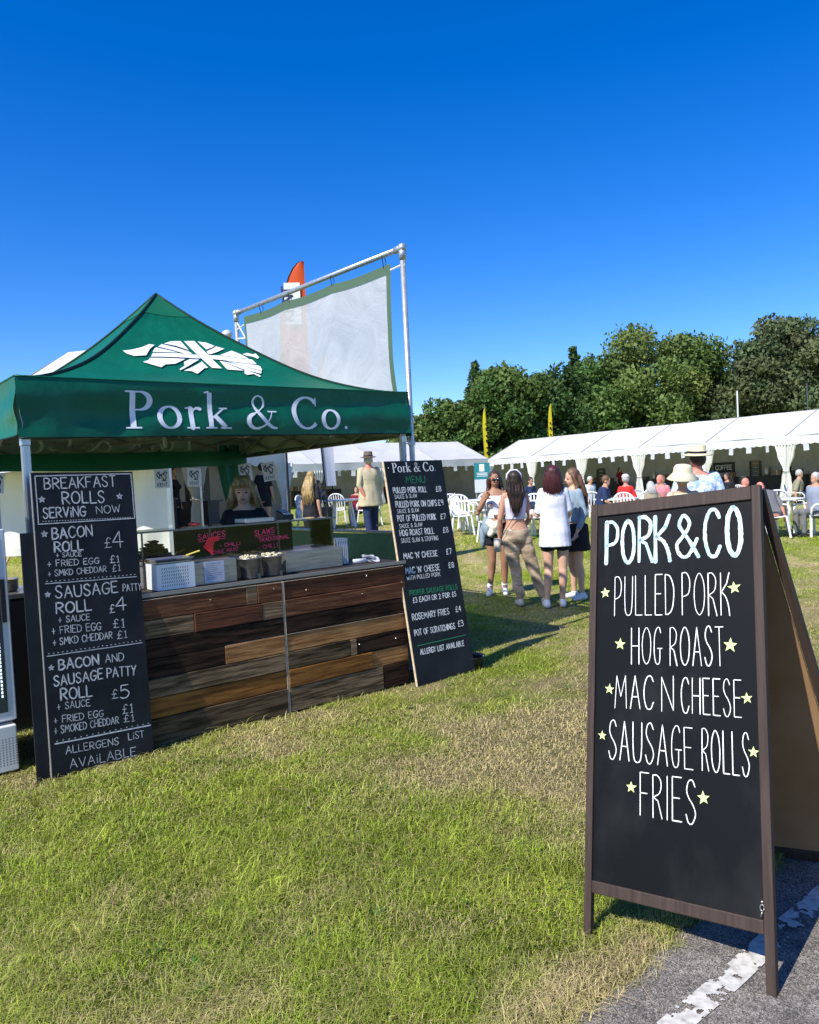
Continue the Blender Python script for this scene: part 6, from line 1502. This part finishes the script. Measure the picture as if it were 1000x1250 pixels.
def table(x, y, label, r_=.5, first=[None]):
    if first[0] is None:
        t = empty('plastic_table', G(x, y), .3, label, 'table', 'white plastic garden tables')
        MB().lathe([(r_-.02, .70), (r_, .71), (r_, .735), (r_-.01, .74)], 28).build('table_top', WHITEPLASTIC, t, True)
        for a in range(4): MB().bar((.40*math.cos(a*PI/2+.3), .40*math.sin(a*PI/2+.3), 0), (.28*math.cos(a*PI/2+.3), .28*math.sin(a*PI/2+.3), .7), .05, .04).build('leg', WHITEPLASTIC, t, bevel=.006)
        first[0] = t
    else: copy_tree(first[0], G(x, y), rnd.random(), label, 'white plastic garden tables')
for x, y, lb in ((1.55, 18.4, 'round white plastic table right of the price menu board'), (2.75, 17.1, 'round white plastic table between the women'), (4.7, 17.9, 'round white plastic table where the man in navy and the person in red sit'), (7.65, 16.3, 'round white plastic table beside the easel at the right'),
                 (-1.75, 20.6, 'round white plastic table left of the man in the brown hat'), (5.9, 18.5, 'round white plastic table by the bald man in pink')): table(x, y, lb)

# people sitting
def sitter(label, x, y, rz, **k): return person(label, (x, y, zg(x, y)), rz, seated=True, detail=False, voxel=.016, shoes=RUBBER, **k)
sitter('seated man with short brown hair in a navy tee shirt, facing right at the table', 4.32, 17.8, 1.2, male=True, skin=SKIN, hair='short', hairm=H_BROWN, top=('tee', NAVY, .85, .9), bottom=('trousers', KHAKI), lean=.25, arms=[((-.24, -.12, 1.14), (-.14, -.34, 1.08)), ((.24, -.12, 1.14), (.12, -.34, 1.1))])
sitter('seated person in pale cap and red top beside the navy-shirted man', 5.15, 18.6, 3.0, male=False, skin=SKIN_PINK, hair='short', hairm=H_GREY, top=('tee', REDC, .85, .9), bottom=('trousers', NAVY), lean=.12, hat=('cap', mat('pale_cap', (.6, .56, .5), .8), None))
sitter('seated grey-haired person with back turned, left of the bald man in pink', 5.38, 17.3, PI, male=False, skin=SKIN, hair='mid', hairm=H_GREY, top=('tee', KHAKI, .85, 1.6), bottom=('trousers', NAVY), lean=.3, H_=1.5)
sitter('seated bald man in a pink shirt and dark glasses facing left', 5.78, 17.9, -1.0, male=True, skin=SKIN_PINK, hair='bald', top=('tee', PINKS, .85, 1.3), bottom=('trousers', NAVY), lean=.12)
sitter('seated bald man in bright blue, left of the easel top corner', 6.75, 16.2, 2.2, male=True, skin=SKIN_PINK, hair='bald', top=('tee', BLUEC, .85, 1), bottom=('trousers', NAVY), lean=.55)
sitter('slumped seated person in grey on the plastic chair right of the easel', 7.16, 15.55, PI+.05, male=True, skin=SKIN_PINK, hair='bald', top=('tee', GREYC, .85, 1.4), bottom=('trousers', GREYC), lean=.62, head_tilt=.5)
sitter('seated child in maroon beyond the small table, left of the brown-hatted man', -1.45, 22.0, -.3, male=True, skin=SKIN, hair='short', hairm=H_BROWN, top=('tee', MAROON, .85, 1.5), bottom=('trousers', BLK), H_=1.4)
sitter('seated person in grey-blue at the right edge of the picture', 8.15, 15.7, -1.35, male=True, skin=SKIN, hair='short', hairm=H_GREY, top=('tee', cloth('grey_blue_shirt', (.25, .29, .36)), .85, 1.2), bottom=('trousers', GREYC), lean=.05)
sitter('seated person eating with hands raised, just right of the stall glass case', -2.45, 20.6, .9, male=False, skin=SKIN, hair='short', hairm=H_BROWN, top=('tee', GREYC, .85, 1), bottom=('trousers', TWEED), lean=.2, arms=[((-.24, -.16, 1.16), (-.08, -.25, 1.38)), ((.24, -.16, 1.16), (.08, -.25, 1.38))])
for lb_, x_, y_, r_, kw_ in (
  ('seated man in white shirt under the long marquee, behind the navy-shirted man', 5.6, 24.5, .6, dict(male=True, hair='short', hairm=H_GREY, top=('tee', WHT, .85, 1), bottom=('trousers', NAVY))),
  ('seated woman in pale blue under the long marquee, left of the straw hat', 8.2, 25.5, -.6, dict(hair='mid', hairm=H_BROWN, top=('tee', DENIM, .85, 1), bottom=('trousers', NAVY))),
  ('seated man in cream just left of the tied curtain behind the pink shirt', 7.0, 22.0, .9, dict(male=True, hair='short', hairm=H_BROWN, top=('tee', CREAM, .85, 1), bottom=('trousers', KHAKI))),
  ('seated woman in black right of the straw hat, under the marquee eave', 9.6, 23.5, -1.2, dict(hair='long', hairm=H_DARK, top=('tee', BLK, .85, 1), bottom=('trousers', BLK))),
  ('seated man in khaki at the back right, beside the big tied curtain', 10.6, 21.5, 1.0, dict(male=True, hair='short', hairm=H_GREY, top=('tee', KHAKI, .85, 1), bottom=('trousers', BLK))),
  ('seated person in navy glimpsed between the lilac top and the white tee', 3.6, 23.5, .5, dict(hair='short', hairm=H_DARK, top=('tee', NAVY, .85, 1), bottom=('trousers', BLK))),
  ('seated person in grey beneath the distant marquee, right of the brown-hatted man', .9, 25.0, .4, dict(hair='mid', hairm=H_BROWN, top=('tee', GREYC, .85, 1), bottom=('trousers', BLK)))):
    sitter(lb_, x_, y_, r_, skin=SKIN, lean=.15, **kw_); copy_tree(ch0, G(x_, y_), r_, 'white plastic chair under the '+lb_.split(' under')[0].split(' just')[0].split(' right of')[0].split(' at the')[0].split(' glimpsed')[0].split(' beneath')[0], 'white plastic garden chairs')
def stander(label, x, y, rz, **k): return person(label, (x, y, zg(x, y)), rz, detail=False, voxel=.016, shoes=RUBBER, **k)
stander('blonde woman in black seen from behind, beyond the right side of the stall', -1.75, 14.0, 2.5, hair='long', hairm=H_BLOND, top=('tee', BLK, .85, .8), bottom=('trousers', BLK), H_=1.62, lean=.1)
stander('person in black near the pale drape of the marquee behind the vendor', -3.35, 18.2, 2.9, hair='short', top=('tee', BLK, .85, .9), bottom=('shorts', BLK), H_=1.7)
def inM(M, x, y): p = M @ Vector((x, y, 0)); return p.x, p.y
for lb, M_i, x, y, rz, kw in (('staff member in black inside the long marquee, right of the straw hat', MBm, 17.0, 4.0, .7, dict(male=True, hair='short', top=('tee', BLK, .85, .9), bottom=('trousers', BLK))),
     ('staff member in dark clothes inside the long marquee, above the person in red', MBm, 10.6, 4.2, .5, dict(male=True, hair='short', top=('tee', BLK, .85, .9), bottom=('trousers', BLK))),
     ('person in dark red inside the long marquee, by the profile woman', MBm, 7.6, 3.2, .4, dict(hair='mid', top=('tee', MAROON, .85, .9), bottom=('trousers', BLK))),
     ('woman walking in navy inside the distant marquee, left of the notice board', MAm, 22.8, 2.5, 1.4, dict(hair='long', top=('tee', NAVY, .7, .9), bottom=('trousers', NAVY))),
     ('person in black inside the distant marquee, seen past the vendor', MAm, 9.5, 2.5, .4, dict(hair='short', top=('tee', BLK, .85, .9), bottom=('trousers', BLK))),
     ('dark-haired person in black inside the nearer marquee by its shaded curtain', MC, 6.2, 1.9, 1.3, dict(hair='mid', top=('tee', BLK, .85, .9), bottom=('trousers', BLK)))):
    xx, yy = inM(M_i, x, y); stander(lb, xx, yy, rz, **kw)

# ------------------------------------------------------------ stalls inside the marquees
DK = mat('dark_table_cloth', (.055, .05, .047), .8, col2=(.03, .028, .03), scale=2); BRN = mat('cardboard', (.3, .2, .12), .8); DKG = mat('dark_grey_crate', (.11, .105, .09), .6); OLV = mat('olive_board', (.11, .105, .08), .8)
def trestle(M, x, y, w, label, goods):
    z = zg(*inM(M, x, y)); t = empty('trestle_table', M=M @ Matrix.Translation((x, y, z)), label=label, cat='table')
    MB().box(-w/2, w/2, -.35, .35, .86, .90).build('table_top', DKG, t)
    MB().sheet(lambda i, k: Vector((-w/2+w*i, -.36-.02*math.sin(i*30)*k, .895-.8*k)), 40, 2).build('table_cloth', DK, t, True)
    for sx in (-1, 1): MB().box(sx*w/2*.9-.02, sx*w/2*.9+.02, -.3, .3, 0, .86).build('leg', DKG, t)
    for i, g in enumerate(goods):
        gx_ = -w/2+w*(i+.5)/len(goods)
        o = empty({'c': 'crate', 'b': 'bottle', 'k': 'cardboard_box', 'r': 'display_rack', 'u': 'tea_urn'}[g], M=M @ Matrix.Translation((x+gx_, y, z+.90)), label={'c': 'dark crate', 'b': 'glass bottle', 'k': 'cardboard box', 'r': 'dark shelf rack', 'u': 'steel tea urn'}[g]+', %s from left, %s' % (['first', 'second', 'third', 'fourth', 'fifth', 'sixth'][i], label.replace('dark trestle table', 'on table').replace('black-clothed trestle table', 'on black table')), cat={'c': 'crate', 'b': 'bottle', 'k': 'box', 'r': 'rack', 'u': 'urn'}[g])
        if g == 'c':
            MB().box(-.2, .2, -.14, .14, 0, .02).build('base', DKG, o)
            for s_ in (-1, 1): MB().box(-.2, .2, s_*.14-.008, s_*.14+.008, .02, .2).build('side', DKG, o); MB().box(s_*.2-.008, s_*.2+.008, -.13, .13, .02, .2).build('end', DKG, o)
            mb = MB(); [mb.ball((rnd.uniform(-.15, .15), rnd.uniform(-.1, .1), .16), .04, 6, 5) for _ in range(12)]; mb.build('goods', rnd.choice([BRN, PVC_OLD, KHAKI]), o, True)
        if g == 'b': MB().lathe([(.035, 0), (.038, .18), (.014, .24), (.013, .3)], 10).build('glass', mat('brown_glass', (.05, .03, .01), .1), o, True)
        if g == 'k': MB().box(-.2, .2, -.15, .15, 0, .26).build('box_body', BRN, o, bevel=.004); MB().box(-.03, .03, -.152, -.1505, 0, .26).build('tape', PAPER, o)
        if g == 'r':
            for s_ in (-.25, .25): MB().box(s_-.01, s_+.01, -.12, .12, 0, .75).build('side', DKG, o)
            for k in range(4):
                MB().box(-.24, .24, -.12, .12, .05+k*.2, .065+k*.2).build('shelf', DKG, o)
                mb = MB(); [mb.lathe([(.03, 0), (.03, .12), (.012, .14)], 8, (xx_, 0, .066+k*.2)) for xx_ in np.linspace(-.2, .2, 6)]; mb.build('jars', rnd.choice([BRN, PVC_OLD, GREYC, DKG]), o)
        if g == 'u': MB().lathe([(.14, 0), (.15, .03), (.15, .38), (.11, .43), (.02, .46)], 16).build('urn_body', STEEL, o, True); MB().tube([(0, -.15, .08), (0, -.2, .08), (0, -.2, .05)], .01, 6).build('tap', RUBBER, o)
trestle(MBm, 5.6, 4.3, 2.6, 'dark trestle table at the left end of the long marquee', 'krcb'); trestle(MBm, 9.2, 4.6, 2.6, 'dark trestle table behind the navy-shirted man', 'cukb'); trestle(MBm, 12.6, 4.6, 2.8, 'dark trestle table behind the bald man in pink', 'crbk')
trestle(MBm, 16.2, 4.6, 3.0, 'dark trestle table right of the straw hat', 'rukcb'); trestle(MBm, 19.7, 4.6, 3.0, 'dark trestle table left of the big tied curtain', 'ckrub'); trestle(MBm, 23.4, 4.6, 3.0, 'dark trestle table right of the big tied curtain', 'kcrc')
trestle(MAm, 22.5, 4.2, 3.0, 'dark trestle table at the right end of the distant marquee', 'ckub'); trestle(MAm, 17.5, 4.2, 3.0, 'dark trestle table behind the brown-hatted man', 'kcrb'); trestle(MAm, 12.5, 4.2, 3.0, 'dark trestle table in distant marquee, left of brown-hatted man', 'rckb'); trestle(MAm, 8.0, 4.2, 3.0, 'dark trestle table in the distant marquee seen past the vendor', 'kuc')
trestle(MC, 5.7, 3.0, 1.8, 'dark trestle table in the nearer marquee', 'kr')
bb = empty('black_backdrop', M=MC @ Matrix.Translation((6.4, 0.7, .35)), label='black cloth covered display stand inside the nearer marquee, left of its shaded curtain', cat='display stand')
MB().box(-1.2, .3, 0, .5, 0, 1.12).build('cloth_cover', DK, bb, bevel=.02); MB().box(-1.22, .32, -.02, .52, 1.121, 1.15).build('top_board', DKG, bb)
sg = empty('coffee_sign', M=MBm @ Matrix.Translation((13.9, 3.6, .25)), label='black sign with COFFEE in white inside the long marquee, left of the straw hat', cat='sign')
MB().box(-.6, .6, -.02, .02, 1.02, 1.55).build('panel', BLACK, sg)
mb = MB(); write(mb, 'COFFEE', -.45, 1.18, .45, 1.18, .22, .035, lambda x, z: Vector((x, -.026, z))); mb.build('lettering', PAPER, sg)
for x in (-.5, .5): MB().box(x-.02, x+.02, -.02, .02, 0, 1.018).build('post', DKG, sg)
